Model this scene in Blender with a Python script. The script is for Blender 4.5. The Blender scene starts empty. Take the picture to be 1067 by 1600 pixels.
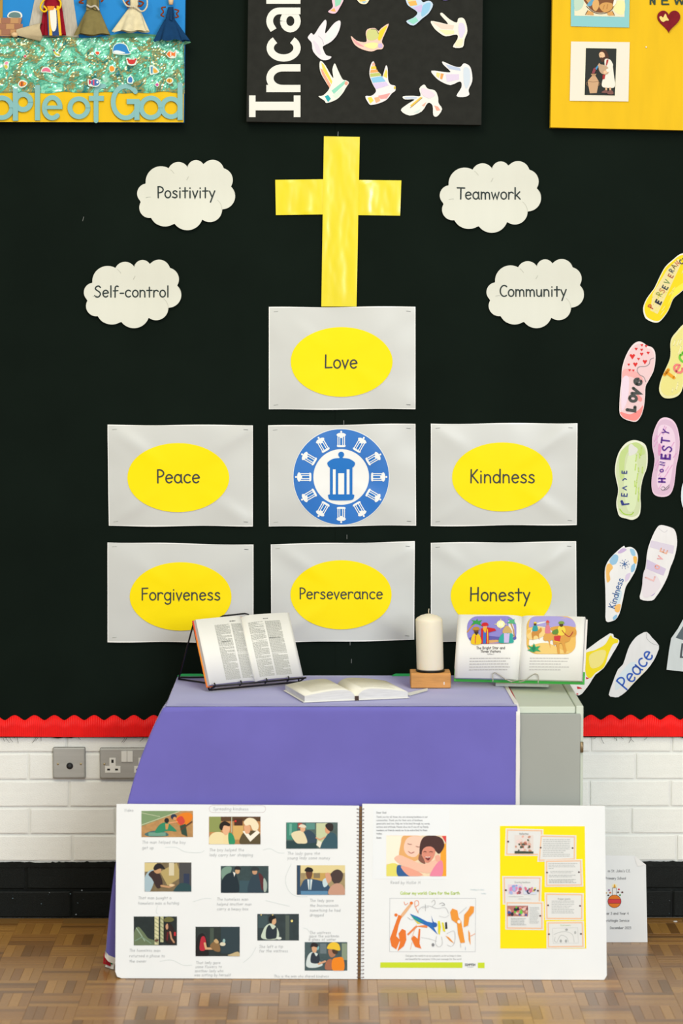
import bpy, math, random
from mathutils import Vector, Matrix, noise
random.seed(7)
R = math.radians
scene = bpy.context.scene
COL = scene.collection

# ------------------------------------------------------------------ camera
F_PX, CAM_D = 4200.0, 7.7
PITCH, YAW = math.atan(350/4200), math.atan(18/4200)
CAM_H = CAM_D*math.tan(PITCH+math.atan(634/4200))
CAM = Vector((0, -CAM_D, CAM_H))
FW = Vector((math.sin(YAW)*math.cos(PITCH), math.cos(YAW)*math.cos(PITCH), -math.sin(PITCH)))
RT = Vector((math.cos(YAW), -math.sin(YAW), 0))
UP = RT.cross(FW)
cd = bpy.data.cameras.new('camera'); cam = bpy.data.objects.new('camera', cd); COL.objects.link(cam)
cd.sensor_fit = 'VERTICAL'; cd.sensor_height = 36; cd.lens = F_PX/1600*36
cd.clip_start = .1; cd.clip_end = 100
cm = Matrix((RT, UP, -FW)).transposed().to_4x4(); cm.translation = CAM
cam.matrix_world = cm
cd.dof.use_dof = True; cd.dof.focus_distance = 7.62; cd.dof.aperture_fstop = 2.4
scene.camera = cam

# ------------------------------------------------------------------ world, light, exposure
w = bpy.data.worlds.new('world'); scene.world = w; w.use_nodes = True
bg = w.node_tree.nodes['Background']
bg.inputs[0].default_value = (.97, 1.0, .985, 1); bg.inputs[1].default_value = .52

def area(name, loc, target, sx, sy, power, col):
    l = bpy.data.lights.new(name, 'AREA'); l.shape = 'RECTANGLE'; l.size = sx; l.size_y = sy
    l.energy = power; l.color = col
    o = bpy.data.objects.new(name, l); COL.objects.link(o); o.location = loc
    o.rotation_euler = (Vector(target)-Vector(loc)).to_track_quat('-Z', 'Y').to_euler()
    return o
area('window_daylight', (3.0, -8.4, 2.7), (0, 0, 1.1), 3.0, 2.0, 330, (.93, .97, 1.0))
area('ceiling_lamp_near', (-.8, -3.4, 4.0), (-.5, -.7, 0.6), 1.6, 1.6, 80, (1.0, .9, .66))
area('ceiling_lamp_far', (1.0, -6.5, 3.8), (0, 0, 1.2), 2.0, 1.2, 70, (1.0, .95, .85))
vs = scene.view_settings
vs.view_transform = 'Standard'; vs.look = 'None'; vs.gamma = 1; vs.use_curve_mapping = False
vs.exposure = -0.13

# ------------------------------------------------------------------ pixel -> place
def ray(px, py): return FW+RT*((px-533.5)/F_PX)-UP*((py-800)/F_PX)
def P(px, py, D):
    r = ray(px, py); return CAM+r*((-D-CAM.y)/r.y)
def PZ(px, py, Z):
    r = ray(px, py); return CAM+r*((Z-CAM.z)/r.z)

class PM:
    """a drawing plane: matrix whose local xy is the plane and z faces out of it"""
    def __init__(s, M, T=None): s.M = M; s.I = M.inverted(); s.T = T
    def crop(s, ox, oy, k): return PM(s.M, (ox, oy, k))
    def pt(s, px, py):
        if s.T: px = s.T[0]+px/s.T[2]; py = s.T[1]+py/s.T[2]
        o = s.I @ CAM; d = s.I.to_3x3() @ ray(px, py)
        t = -o.z/d.z; q = o+d*t
        return (q.x, q.y)
def wallM(px, py, D):
    M = Matrix.Rotation(R(90), 4, 'X'); M.translation = P(px, py, D); return M

# ------------------------------------------------------------------ materials
MATS = {}
def lin(c): return tuple((x/12.92 if x <= .04045 else ((x+.055)/1.055)**2.4) for x in c)
def hexc(h): h = h.lstrip('#'); return lin(tuple(int(h[i:i+2], 16)/255 for i in (0, 2, 4)))
def mat(name, hx, rough=.8, spec=.3, var=0, vscale=8, stretch=(1, 1, 1), bump=0, bscale=40, metal=0, coat=0, coat_r=.1, hx2=None, detail=4, bdist=.004, sss=0):
    if name in MATS: return MATS[name]
    m = bpy.data.materials.new(name); m.use_nodes = True; nt = m.node_tree; b = nt.nodes['Principled BSDF']
    c = hexc(hx)
    b.inputs['Base Color'].default_value = (*c, 1); b.inputs['Roughness'].default_value = rough
    b.inputs['Specular IOR Level'].default_value = spec; b.inputs['Metallic'].default_value = metal
    if coat: b.inputs['Coat Weight'].default_value = coat; b.inputs['Coat Roughness'].default_value = coat_r
    if sss: b.inputs['Subsurface Weight'].default_value = sss; b.inputs['Subsurface Radius'].default_value = (.02, .012, .006)
    tc = nt.nodes.new('ShaderNodeTexCoord'); mp = nt.nodes.new('ShaderNodeMapping'); mp.inputs['Scale'].default_value = stretch
    nt.links.new(tc.outputs['Object'], mp.inputs[0])
    if var or hx2:
        n = nt.nodes.new('ShaderNodeTexNoise'); n.inputs['Scale'].default_value = vscale; n.inputs['Detail'].default_value = detail
        nt.links.new(mp.outputs[0], n.inputs[0])
        r = nt.nodes.new('ShaderNodeValToRGB'); r.color_ramp.elements[0].position = .35; r.color_ramp.elements[1].position = .65
        if hx2: c0, c1 = c, hexc(hx2)
        else: c0 = tuple(x*(1-var) for x in c); c1 = tuple(min(1, x*(1+var)) for x in c)
        r.color_ramp.elements[0].color = (*c0, 1); r.color_ramp.elements[1].color = (*c1, 1)
        nt.links.new(n.outputs[0], r.inputs[0]); nt.links.new(r.outputs[0], b.inputs['Base Color'])
    if bump:
        n = nt.nodes.new('ShaderNodeTexNoise'); n.inputs['Scale'].default_value = bscale; n.inputs['Detail'].default_value = 5
        nt.links.new(mp.outputs[0], n.inputs[0])
        bp = nt.nodes.new('ShaderNodeBump'); bp.inputs['Strength'].default_value = bump; bp.inputs['Distance'].default_value = bdist
        nt.links.new(n.outputs[0], bp.inputs['Height']); nt.links.new(bp.outputs[0], b.inputs['Normal'])
    MATS[name] = m; return m
def ink(hx): return mat('print_'+hx.lstrip('#'), hx, .6, .25)

M_PAPER = mat('white_paper', '#e4e6e6', .7, .3, .015, 20)
M_CARDW = mat('white_card', '#eef2f5', .6, .3, .012, 6)

# ------------------------------------------------------------------ mesh builder
class MB:
    def __init__(s): s.v = []; s.f = []; s.mi = []; s.ms = []
    def m(s, mt):
        if mt not in s.ms: s.ms.append(mt)
        return s.ms.index(mt)
    def face(s, pts, mt):
        b = len(s.v); s.v += [tuple(p) for p in pts]; s.f.append(tuple(range(b, b+len(pts)))); s.mi.append(s.m(mt))
    def grid(s, fn, nu, nv, mt, wrap=False):
        b = len(s.v)
        for j in range(nv+1):
            for i in range(nu+(0 if wrap else 1)): s.v.append(tuple(fn(i/nu, j/nv)))
        W = nu if wrap else nu+1; k = s.m(mt)
        for j in range(nv):
            for i in range(nu):
                i2 = (i+1) % W if wrap else i+1
                s.f.append((b+j*W+i, b+j*W+i2, b+(j+1)*W+i2, b+(j+1)*W+i)); s.mi.append(k)
    def box(s, x0, x1, y0, y1, z0, z1, mt, bev=0):
        c = bev; b = len(s.v); k = s.m(mt)
        if not bev:
            s.v += [(x, y, z) for z in (z0, z1) for y in (y0, y1) for x in (x0, x1)]
            for q in ((0, 2, 3, 1), (4, 5, 7, 6), (0, 1, 5, 4), (2, 6, 7, 3), (0, 4, 6, 2), (1, 3, 7, 5)):
                s.f.append(tuple(b+i for i in q)); s.mi.append(k)
            return
        # chamfered box: 24 verts
        import itertools
        idx = {}
        for sx, sy, sz in itertools.product((0, 1), repeat=3):
            X, Y, Z = (x0, x1)[sx], (y0, y1)[sy], (z0, z1)[sz]; dx, dy, dz = (c, -c)[sx], (c, -c)[sy], (c, -c)[sz]
            for a, p in (('x', (X, Y+dy, Z+dz)), ('y', (X+dx, Y, Z+dz)), ('z', (X+dx, Y+dy, Z))):
                idx[(sx, sy, sz, a)] = len(s.v); s.v.append(p)
        def q(*ks): s.f.append(tuple(idx[k2] for k2 in ks)); s.mi.append(k)
        for a in (0, 1):
            o = 1 if a else -1
            L = [(a, 0, 0, 'x'), (a, 1, 0, 'x'), (a, 1, 1, 'x'), (a, 0, 1, 'x')]; q(*(L if a else L[::-1]))
            L = [(0, a, 0, 'y'), (1, a, 0, 'y'), (1, a, 1, 'y'), (0, a, 1, 'y')]; q(*(L[::-1] if a else L))
            L = [(0, 0, a, 'z'), (1, 0, a, 'z'), (1, 1, a, 'z'), (0, 1, a, 'z')]; q(*(L if a else L[::-1]))
        for a, e in itertools.product((0, 1), repeat=2):
            q((a, e, 0, 'x'), (a, e, 1, 'x'), (a, e, 1, 'y'), (a, e, 0, 'y'))
            q((a, 0, e, 'x'), (a, 1, e, 'x'), (a, 1, e, 'z'), (a, 0, e, 'z'))
            q((0, a, e, 'y'), (1, a, e, 'y'), (1, a, e, 'z'), (0, a, e, 'z'))
        for t in itertools.product((0, 1), repeat=3): q((*t, 'x'), (*t, 'y'), (*t, 'z'))
    def slab(s, out, z0, z1, mt, side=None, h=None):
        side = side or mt; n = len(out)
        hh = (lambda x, y: 0) if h is None else h
        s.face([(x, y, z1+hh(x, y)) for x, y in out], mt)
        s.face([(x, y, z0+hh(x, y)) for x, y in reversed(out)], side)
        b = len(s.v); k = s.m(side)
        for x, y in out: s.v += [(x, y, z0+hh(x, y)), (x, y, z1+hh(x, y))]
        for i in range(n):
            j = (i+1) % n; s.f.append((b+2*i, b+2*j, b+2*j+1, b+2*i+1)); s.mi.append(k)
    def tube(s, path, r, mt, n=8, closed=False):
        path = [Vector(p) for p in path]; b = len(s.v); k = s.m(mt); N = len(path); prev = None
        for i, p in enumerate(path):
            if closed: t = path[(i+1) % N]-path[i-1]
            else: t = path[min(i+1, N-1)]-path[max(i-1, 0)]
            t.normalize()
            a = prev if prev is not None else (Vector((0, 0, 1)) if abs(t.z) < .9 else Vector((1, 0, 0)))
            a = (a-t*a.dot(t)).normalized(); c = t.cross(a); prev = a
            rr = r[i] if isinstance(r, (list, tuple)) else r
            for q in range(n):
                an = 2*math.pi*q/n; s.v.append(tuple(p+a*math.cos(an)*rr+c*math.sin(an)*rr))
        for i in range(N if closed else N-1):
            j = (i+1) % N
            for q in range(n):
                s.f.append((b+i*n+q, b+i*n+(q+1) % n, b+j*n+(q+1) % n, b+j*n+q)); s.mi.append(k)
        if not closed:
            s.f.append(tuple(b+q for q in reversed(range(n)))); s.mi.append(k)
            s.f.append(tuple(b+(N-1)*n+q for q in range(n))); s.mi.append(k)
    def lathe(s, prof, mt, n=24, c=(0, 0), fn=None):
        b = len(s.v); k = s.m(mt)
        for r, z in prof:
            for q in range(n):
                a = 2*math.pi*q/n; x, y, zz = r*math.cos(a), r*math.sin(a), z
                if fn: x, y, zz = fn(x, y, zz, a)
                s.v.append((c[0]+x, c[1]+y, zz))
        for j in range(len(prof)-1):
            for q in range(n):
                s.f.append((b+j*n+q, b+j*n+(q+1) % n, b+(j+1)*n+(q+1) % n, b+(j+1)*n+q)); s.mi.append(k)
        s.f.append(tuple(b+q for q in reversed(range(n)))); s.mi.append(k)
        L = (len(prof)-1)*n; s.f.append(tuple(b+L+q for q in range(n))); s.mi.append(k)
    def build(s, name, parent=None, smooth=False, M=None, mods=None):
        me = bpy.data.meshes.new(name); me.from_pydata(s.v, [], s.f)
        for mt in s.ms: me.materials.append(mt)
        me.polygons.foreach_set('material_index', s.mi)
        if smooth: me.polygons.foreach_set('use_smooth', [True]*len(s.f))
        me.update()
        o = bpy.data.objects.new(name, me); COL.objects.link(o)
        if parent: o.parent = parent
        if M is not None: o.matrix_world = M
        return o
def tag(o, label, cat, group=None, kind=None):
    if label: o['label'] = label
    if cat: o['category'] = cat
    if group: o['group'] = group
    if kind: o['kind'] = kind
    return o
def thing(name, M, label, cat, group=None):
    o = bpy.data.objects.new(name, None); COL.objects.link(o); o.empty_display_size = .02
    o.matrix_world = M; return tag(o, label, cat, group)
def structure(o, label, cat='wall'): return tag(o, label, cat, kind='structure')

# ------------------------------------------------------------------ curves and stroke lettering
def smooth(pts, n=6, closed=True):
    P_ = [Vector((a, b)) for a, b in pts]; N = len(P_); out = []
    rng = range(N) if closed else range(N-1)
    for i in rng:
        g = (lambda k: P_[k % N]) if closed else (lambda k: P_[max(0, min(N-1, k))])
        p0, p1, p2, p3 = g(i-1), g(i), g(i+1), g(i+2)
        for j in range(n):
            t = j/n; q = .5*((2*p1)+(p2-p0)*t+(2*p0-5*p1+4*p2-p3)*t*t+(3*p1-p0-3*p2+p3)*t**3)
            out.append((q.x, q.y))
    if not closed: out.append(tuple(P_[-1]))
    return out
def pairs(l): return list(zip(l[0::2], l[1::2]))
def arc(cx, cy, rx, ry, a0, a1, n=14): return [(cx+rx*math.cos(R(a0+(a1-a0)*i/n)), cy+ry*math.sin(R(a0+(a1-a0)*i/n))) for i in range(n+1)]
A = arc; _o = lambda cx=.29, w=.25: A(cx, .31, w, .31, 90, 450, 20)
G = {
 'a': (.64, [_o(.28), [(.53, .62), (.53, .12), (.6, 0)]]), 'b': (.62, [[(.06, 1.02), (.06, 0)], _o(.32)]),
 'c': (.56, [A(.31, .31, .27, .31, 48, 312)]), 'd': (.66, [_o(.29), [(.55, 1.02), (.55, .0)]]),
 'e': (.6, [[(.05, .31), (.53, .37)]+A(.3, .31, .25, .31, 14, 318)]),
 'f': (.5, [A(.34, .8, .17, .2, 50, 180)+[(.16, -.02)], [(0, .56), (.42, .58)]]),
 'g': (.62, [_o(.29), [(.54, .62), (.54, -.12)]+A(.3, -.12, .24, .22, 0, -150)]),
 'h': (.6, [[(.06, 1.02), (.06, 0)], [(.06, .34)]+A(.28, .38, .21, .23, 170, 0)+[(.5, 0)]]),
 'i': (.24, [[(.1, .6), (.1, 0)], [(.1, .84), (.1, .87)]]), 'j': (.34, [[(.22, .6), (.22, -.12)]+A(.02, -.12, .2, .2, 0, -120), [(.22, .84), (.22, .87)]]),
 'k': (.56, [[(.06, 1.02), (.06, 0)], [(.46, .64), (.08, .26)], [(.18, .34), (.5, 0)]]), 'l': (.24, [[(.1, 1.02), (.1, 0)]]),
 'm': (.88, [[(.06, .62), (.06, 0)], [(.06, .32)]+A(.24, .38, .17, .22, 170, 0)+[(.42, 0)], [(.42, .32)]+A(.6, .38, .18, .22, 170, 0)+[(.8, 0)]]),
 'n': (.6, [[(.06, .62), (.06, 0)], [(.06, .34)]+A(.28, .38, .21, .23, 170, 0)+[(.5, 0)]]), 'o': (.6, [_o(.3)]),
 'p': (.6, [[(.06, .6), (.06, -.38)], _o(.31)]), 'q': (.6, [_o(.29), [(.54, .6), (.54, -.38)]]),
 'r': (.5, [[(.07, .6), (.07, 0)], [(.07, .34)]+A(.3, .36, .22, .25, 170, 40)]),
 's': (.52, [smooth([(.42, .53), (.3, .62), (.13, .57), (.1, .44), (.26, .33), (.42, .22), (.41, .08), (.26, 0), (.04, .07)], 4, False)]),
 't': (.5, [[(.24, .9), (.24, 0)], [(0, .6), (.48, .61)]]),
 'u': (.6, [[(.06, .6), (.07, .22)]+A(.27, .22, .2, .22, 180, 340)+[(.49, .6)], [(.49, .6), (.51, 0)]]),
 'v': (.5, [[(.02, .6), (.22, 0), (.46, .62)]]), 'w': (.72, [[(.02, .6), (.18, .02), (.34, .5), (.5, .02), (.68, .62)]]),
 'x': (.54, [[(.04, .6), (.48, 0)], [(.46, .6), (.02, 0)]]), 'y': (.54, [[(.03, .6), (.26, .08)], [(.5, .62), (.12, -.38)]]),
 'z': (.54, [[(.04, .58), (.46, .58), (.04, .02), (.5, .02)]]), '-': (.42, [[(.05, .34), (.36, .34)]]), "'": (.2, [[(.1, 1), (.08, .8)]]),
 '.': (.22, [[(.08, .02), (.1, .02)]]), ',': (.22, [[(.1, .05), (.06, -.1)]]), ' ': (.34, []), ':': (.22, [[(.08, .02), (.1, .02)], [(.08, .5), (.1, .5)]]),
 'A': (.74, [[(.02, 0), (.34, 1), (.68, 0)], [(.14, .36), (.58, .36)]]), 'B': (.62, [[(.08, 0), (.08, 1), (.3, 1)]+A(.3, .77, .2, .23, 80, -90)+A(.3, .27, .26, .27, 90, -90)+[(.08, 0)]]),
 'C': (.66, [A(.4, .5, .36, .5, 50, 305, 18)]), 'D': (.7, [[(.08, 0), (.08, 1), (.2, 1)]+A(.2, .5, .42, .5, 85, -90)+[(.08, 0)]]),
 'E': (.6, [[(.54, 1), (.08, 1), (.08, 0), (.56, 0)], [(.08, .53), (.48, .53)]]), 'F': (.58, [[(.54, 1), (.08, .98), (.08, 0)], [(.08, .53), (.48, .55)]]),
 'G': (.74, [A(.42, .5, .38, .5, 45, 350, 18)+[(.79, .5), (.46, .5)]]), 'H': (.74, [[(.08, 1), (.06, 0)], [(.62, 1), (.6, 0)], [(.06, .5), (.62, .54)]]),
 'I': (.5, [[(.05, 1), (.45, 1)], [(.25, 1), (.25, 0)], [(.05, 0), (.45, 0)]]), 'J': (.56, [[(.4, 1), (.4, .25)]+A(.2, .25, .2, .25, 0, -160)]),
 'K': (.64, [[(.08, 1), (.06, 0)], [(.54, 1), (.08, .46)], [(.16, .54), (.6, 0)]]), 'L': (.56, [[(.08, 1), (.06, .03), (.54, .05)]]),
 'M': (.84, [[(.06, 0), (.16, 1), (.42, .3), (.68, 1), (.78, 0)]]), 'N': (.76, [[(.08, 0), (.08, 1), (.64, .02), (.64, 1)]]),
 'O': (.82, [A(.4, .5, .36, .5, 90, 450, 24)]), 'P': (.56, [[(.08, 0), (.07, .98)]+A(.16, .72, .36, .27, 85, -92)+[(.08, .45)]]),
 'R': (.64, [[(.08, 0), (.08, 1)]+A(.2, .74, .32, .26, 85, -92)+[(.08, .48)], [(.2, .48), (.58, 0)]]),
 'S': (.66, [smooth([(.56, .87), (.42, 1), (.2, .95), (.1, .76), (.26, .6), (.46, .46), (.56, .26), (.42, .03), (.2, 0), (.04, .12)], 4, False)]),
 'T': (.62, [[(0, 1), (.66, .98)], [(.33, .99), (.31, 0)]]), 'U': (.72, [[(.06, 1), (.06, .32)]+A(.35, .32, .29, .32, 180, 360)+[(.64, 1)]]),
 'V': (.66, [[(.02, 1), (.32, 0), (.62, 1)]]), 'W': (.96, [[(.02, 1), (.26, 0), (.46, .8), (.68, 0), (.92, 1)]]), 'Y': (.62, [[(.02, 1), (.3, .5), (.58, 1)], [(.3, .5), (.28, 0)]]),
 '0': (.6, [A(.29, .5, .24, .5, 90, 450, 20)]), '2': (.58, [A(.28, .74, .23, .26, 160, -30)+[(.05, 0), (.54, 0)]]),
 '3': (.58, [A(.26, .76, .22, .24, 140, -90)+A(.26, .27, .26, .27, 90, -140)]), '4': (.6, [[(.44, 0), (.44, 1), (.04, .32), (.58, .32)]]),
 '5': (.58, [[(.5, 1), (.12, 1), (.08, .58)]+A(.27, .31, .26, .31, 110, -140)]), '6': (.6, [[(.46, .98), (.14, .55)]+A(.3, .29, .24, .29, 170, 530)]),
}
def twidth(t, cap, sp=.08): return sum((G[c][0]+sp)*cap for c in t)-sp*cap
def strokes(t, x, y, cap, sp=.08, rot=0, align='l', slant=0, wob=0):
    """polylines in pixel space (y down); x,y = baseline anchor"""
    W = twidth(t, cap, sp); cx = {'l': 0, 'c': -W/2, 'r': -W}[align]; out = []
    ca, sa = math.cos(R(rot)), math.sin(R(rot))
    for c in t:
        adv, st = G[c]; dy = random.uniform(-wob, wob)*cap
        for s_ in st:
            q = []
            for a, b in s_:
                u, v = cx+(a+slant*b)*cap, b*cap+dy
                q.append((x+u*ca-v*sa, y-u*sa-v*ca))
            out.append(q)
        cx += (adv+sp)*cap
    return out
def band(pl, wd, closed=False, cap=True):
    """polygons of a line of width wd"""
    polys = []; pts = []
    for p in pl:
        if not pts or (p[0]-pts[-1][0])**2+(p[1]-pts[-1][1])**2 > 1e-6: pts.append(p)
    if len(pts) < 2: pts = [pl[0], (pl[0][0]+wd*.05, pl[0][1])]
    h = wd/2; N = len(pts); L = []; Rr = []
    def nrm(a, b):
        dx, dy = b[0]-a[0], b[1]-a[1]; l = math.hypot(dx, dy) or 1; return (-dy/l, dx/l)
    segs = [nrm(pts[i], pts[i+1]) for i in range(N-1)]
    if closed: segs.append(nrm(pts[-1], pts[0]))
    for i in range(N):
        if closed: n0, n1 = segs[i-1], segs[i]
        else: n0, n1 = segs[max(0, i-1)], segs[min(i, N-2)]
        mx, my = n0[0]+n1[0], n0[1]+n1[1]; l2 = mx*mx+my*my
        k = 2/l2 if l2 > .5 else 2/.5
        mx, my = mx*k, my*k
        L.append((pts[i][0]+mx*h, pts[i][1]+my*h)); Rr.append((pts[i][0]-mx*h, pts[i][1]-my*h))
    for i in range(N if closed else N-1):
        j = (i+1) % N; polys.append([L[i], L[j], Rr[j], Rr[i]])
    if cap and not closed:
        for e in (0, -1): polys.append([(pts[e][0]+h*math.cos(2*math.pi*k/10), pts[e][1]+h*math.sin(2*math.pi*k/10)) for k in range(10)])
    return polys
def shape_polys(s):
    """(colour, kind, ...) -> colour, polygons in pixel space"""
    c, k = s[0], s[1]
    if k == 'p': return c, [pairs(s[2])]
    if k == 's': return c, [smooth(pairs(s[2]), 5)]
    if k == 'r': x0, y0, x1, y1 = s[2:6]; return c, [[(x0, y0), (x1, y0), (x1, y1), (x0, y1)]]
    if k == 'e':
        cx, cy, rx, ry = s[2:6]; ro = R(s[6]) if len(s) > 6 else 0
        return c, [[(cx+rx*math.cos(t)*math.cos(ro)-ry*math.sin(t)*math.sin(ro), cy+rx*math.cos(t)*math.sin(ro)+ry*math.sin(t)*math.cos(ro)) for t in (2*math.pi*i/20 for i in range(20))]]
    if k == 'l': return c, band(pairs(s[3]), s[2])
    if k == 'c': return c, band(smooth(pairs(s[3]), 6, False), s[2])
    if k == 'o': return c, band(pairs(s[3]), s[2], True)
    if k == 't':
        o = dict(s[7]) if len(s) > 7 else {}
        pol = []
        for q in strokes(s[2], s[3], s[4], s[5], **o): pol += band(q, s[6])
        return c, pol
    if k == 'w':   # lines of tiny words: x0,y0,x1,line height,lines,thick,angle-dx
        x0, y0, x1, lh, n, th = s[2:8]; dx = s[8] if len(s) > 8 else 0; pol = []
        for i in range(n):
            x = x0+dx*i; y = y0+lh*i; e = x1+dx*i-(random.random()**2)*(x1-x0)*.25
            while x < e:
                wd = min(random.uniform(1.5, 5)*th*1.1, e-x+.01); pol.append([(x, y), (x+wd, y), (x+wd, y+th), (x, y+th)]); x += wd+th*.7
        return c, pol
def art(name, parent, pm, shapes, z0=.0006, dz=.00012, h=None, label=None):
    mb = MB(); z = z0
    for s in shapes:
        c, pol = shape_polys(s); mt = ink(c) if isinstance(c, str) else c
        for p in pol:
            q = [pm.pt(*v) for v in p]
            mb.face([(x, y, z+(h(x, y) if h else 0)) for x, y in q], mt)
        z += dz
    o = mb.build(name, parent)
    # faces must look outwards (local +z)
    me = o.data
    fl = [p for p in me.polygons if p.normal.z < 0]
    for p in fl: p.flip()
    if label: o['label'] = label
    return o
def ell(cx, cy, rx, ry, n=40): return [(cx+rx*math.cos(2*math.pi*i/n), cy+ry*math.sin(2*math.pi*i/n)) for i in range(n)]

# ================================================================== SETTING
# ---- back wall: painted brick, each brick its own piece
M_WALL = mat('white_painted_masonry', '#f7f9f5', .6, .3, .015, 5, bump=.35, bscale=45)
M_BLACKP = mat('black_painted_masonry', '#080c0b', .5, .2, .25, 30, bump=.35, bscale=70, hx2='#101614')
mb = MB(); mb.box(-3.5, 3.5, .004, .12, -.02, 4.0, M_WALL)
wall = structure(mb.build('wall_back'), 'white painted brick wall behind the black display board')
mb = MB(); mb.box(-3.5, 3.5, .003, .02, 0, .163, M_BLACKP)
base = structure(mb.build('baseboard_back'), 'black painted brick band along the foot of the wall', 'baseboard')
def brick_mesh(mt, seed):
    rnd = random.Random(seed); b = MB(); c = .006; n = 6; L, Hh = 1.0, 1.0
    # front is -y; a pillow-edged block with slightly uneven face
    xs = [0, .018, .25, .5, .75, .982, 1]; zs = [0, .05, .5, .95, 1]
    def fn(u, v):
        i = round(u*6); j = round(v*4); e = (i in (0, 6)) or (j in (0, 4))
        y = .0011 if e else -rnd.uniform(0, .0006)
        return (xs[i], y, zs[j]+(0 if e else rnd.uniform(-.02, .02)))
    b.grid(fn, 6, 4, mt)
    me = bpy.data.meshes.new('brick'); me.from_pydata(b.v, [], b.f); me.materials.append(mt)
    return me
white_b = [brick_mesh(M_WALL, i) for i in range(5)]; black_b = [brick_mesh(M_BLACKP, 20+i) for i in range(4)]
def px2x(px, py): return P(px, py, 0).x
def course(z0, z1, xl, xr, parent, meshes, off=0):
    n = max(1, round((xr-xl)/.235)); st = (xr-xl)/n
    js = [xl+i*st for i in range(n+1)]
    while js[0] > -1.3: js.insert(0, js[0]-.235)
    while js[-1] < 1.3: js.append(js[-1]+.235)
    for a, b in zip(js, js[1:]):
        o = bpy.data.objects.new('brick', random.choice(meshes)); COL.objects.link(o); o.parent = parent
        o.location = (a+.003, 0+off, z0+.003); o.scale = (b-a-.006, 1, z1-z0-.006)
course(.166, .246, px2x(113, 1320), px2x(1057, 1320), wall, white_b)
course(.246, .326, px2x(46, 1280), px2x(986, 1280), wall, white_b)
course(.326, .406, px2x(108, 1235), px2x(921, 1235), wall, white_b)
course(.406, .486, px2x(44, 1190), px2x(993, 1190), wall, white_b)
course(.486, .566, px2x(104, 1150), px2x(923, 1150), wall, white_b)
course(.083, .163, px2x(40, 1375), px2x(985, 1375), base, black_b)
course(.0, .083, px2x(112, 1415), px2x(1050, 1415), base, black_b, -.006)
# ragged brushed edge where black paint meets white
mb = MB(); n = 700; pr = .166
for i in range(n):
    x0, x1 = -1.3+2.6*i/n, -1.3+2.6*(i+1)/n
    nz = .166+.0035*noise.noise((x0*9, 3, 0))+(.004*max(0, noise.noise((x0*60, 7, 1))))+.0015*noise.noise((x0*160, 1, 5))
    mb.face([(x0, -.0032, .15), (x1, -.0032, .15), (x1, -.0032, nz), (x0, -.0032, pr)], M_BLACKP); pr = nz
mb.build('paint_edge', base)
mb = MB()
for i in range(60):
    x = random.uniform(-1.0, 1.0); z = random.uniform(.012, .085); a = random.uniform(.0008, .003); b_ = a*random.uniform(.3, .9)
    mb.face([(x+a*math.cos(t)*random.uniform(.6, 1), -.0106, z+b_*math.sin(t)) for t in (0, 1.05, 2.1, 3.14, 4.2, 5.24)], random.choice([ink('#5f7480'), ink('#8a95a0'), ink('#3e5560')]))
o = mb.build('paint_specks', base); o['kind'] = 'stuff'

# ---- floor: mosaic parquet, five fingers to a square, alternating
def parquet_mat():
    m = bpy.data.materials.new('parquet_oak'); m.use_nodes = True; nt = m.node_tree; b = nt.nodes['Principled BSDF']; N = nt.nodes.new; Lk = nt.links.new
    oi = N('ShaderNodeObjectInfo'); ge = N('ShaderNodeNewGeometry'); ad = N('ShaderNodeMath'); ad.operation = 'ADD'; fr = N('ShaderNodeMath'); fr.operation = 'FRACT'
    Lk(oi.outputs['Random'], ad.inputs[0]); Lk(ge.outputs['Random Per Island'], ad.inputs[1]); Lk(ad.outputs[0], fr.inputs[0])
    ra = N('ShaderNodeValToRGB'); ra.color_ramp.elements[0].color = (*hexc('#78521f'), 1); ra.color_ramp.elements[1].color = (*hexc('#b8863e'), 1)
    for p, h in ((.14, '#865c28'), (.22, '#98692e'), (.6, '#a27334'), (.85, '#ad7e3a')):
        e = ra.color_ramp.elements.new(p); e.color = (*hexc(h), 1)
    Lk(fr.outputs[0], ra.inputs[0])
    tc = N('ShaderNodeTexCoord'); mp = N('ShaderNodeMapping'); mp.inputs['Scale'].default_value = (1, 1, 1); Lk(ge.outputs['Position'], mp.inputs[0])
    n = N('ShaderNodeTexNoise'); n.inputs['Scale'].default_value = 90; n.inputs['Detail'].default_value = 5; Lk(mp.outputs[0], n.inputs[0])
    mx = N('ShaderNodeMix'); mx.data_type = 'RGBA'; mx.blend_type = 'MULTIPLY'; mx.inputs[0].default_value = .55
    r2 = N('ShaderNodeValToRGB'); r2.color_ramp.elements[0].color = (.72, .7, .66, 1); r2.color_ramp.elements[0].position = .3; r2.color_ramp.elements[1].position = .7
    Lk(n.outputs[0], r2.inputs[0]); Lk(ra.outputs[0], mx.inputs[6]); Lk(r2.outputs[0], mx.inputs[7]); Lk(mx.outputs[2], b.inputs['Base Color'])
    b.inputs['Roughness'].default_value = .34; b.inputs['Specular IOR Level'].default_value = .5
    b.inputs['Coat Weight'].default_value = .3; b.inputs['Coat Roughness'].default_value = .22
    bp = N('ShaderNodeBump'); bp.inputs['Strength'].default_value = .12; bp.inputs['Distance'].default_value = .002; Lk(n.outputs[0], bp.inputs['Height']); Lk(bp.outputs[0], b.inputs['Normal'])
    return m
M_PARQ = parquet_mat(); M_GROUT = mat('dark_parquet_joint', '#7a5828', .8)
mb = MB(); mb.box(-3.5, 3.5, -8.5, .1, -.05, -.0007, M_GROUT); floor = structure(mb.build('floor'), 'brown mosaic parquet floor of small oak fingers', 'floor')
SQ = .128; FG = SQ/5; gp = .0003
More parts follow.
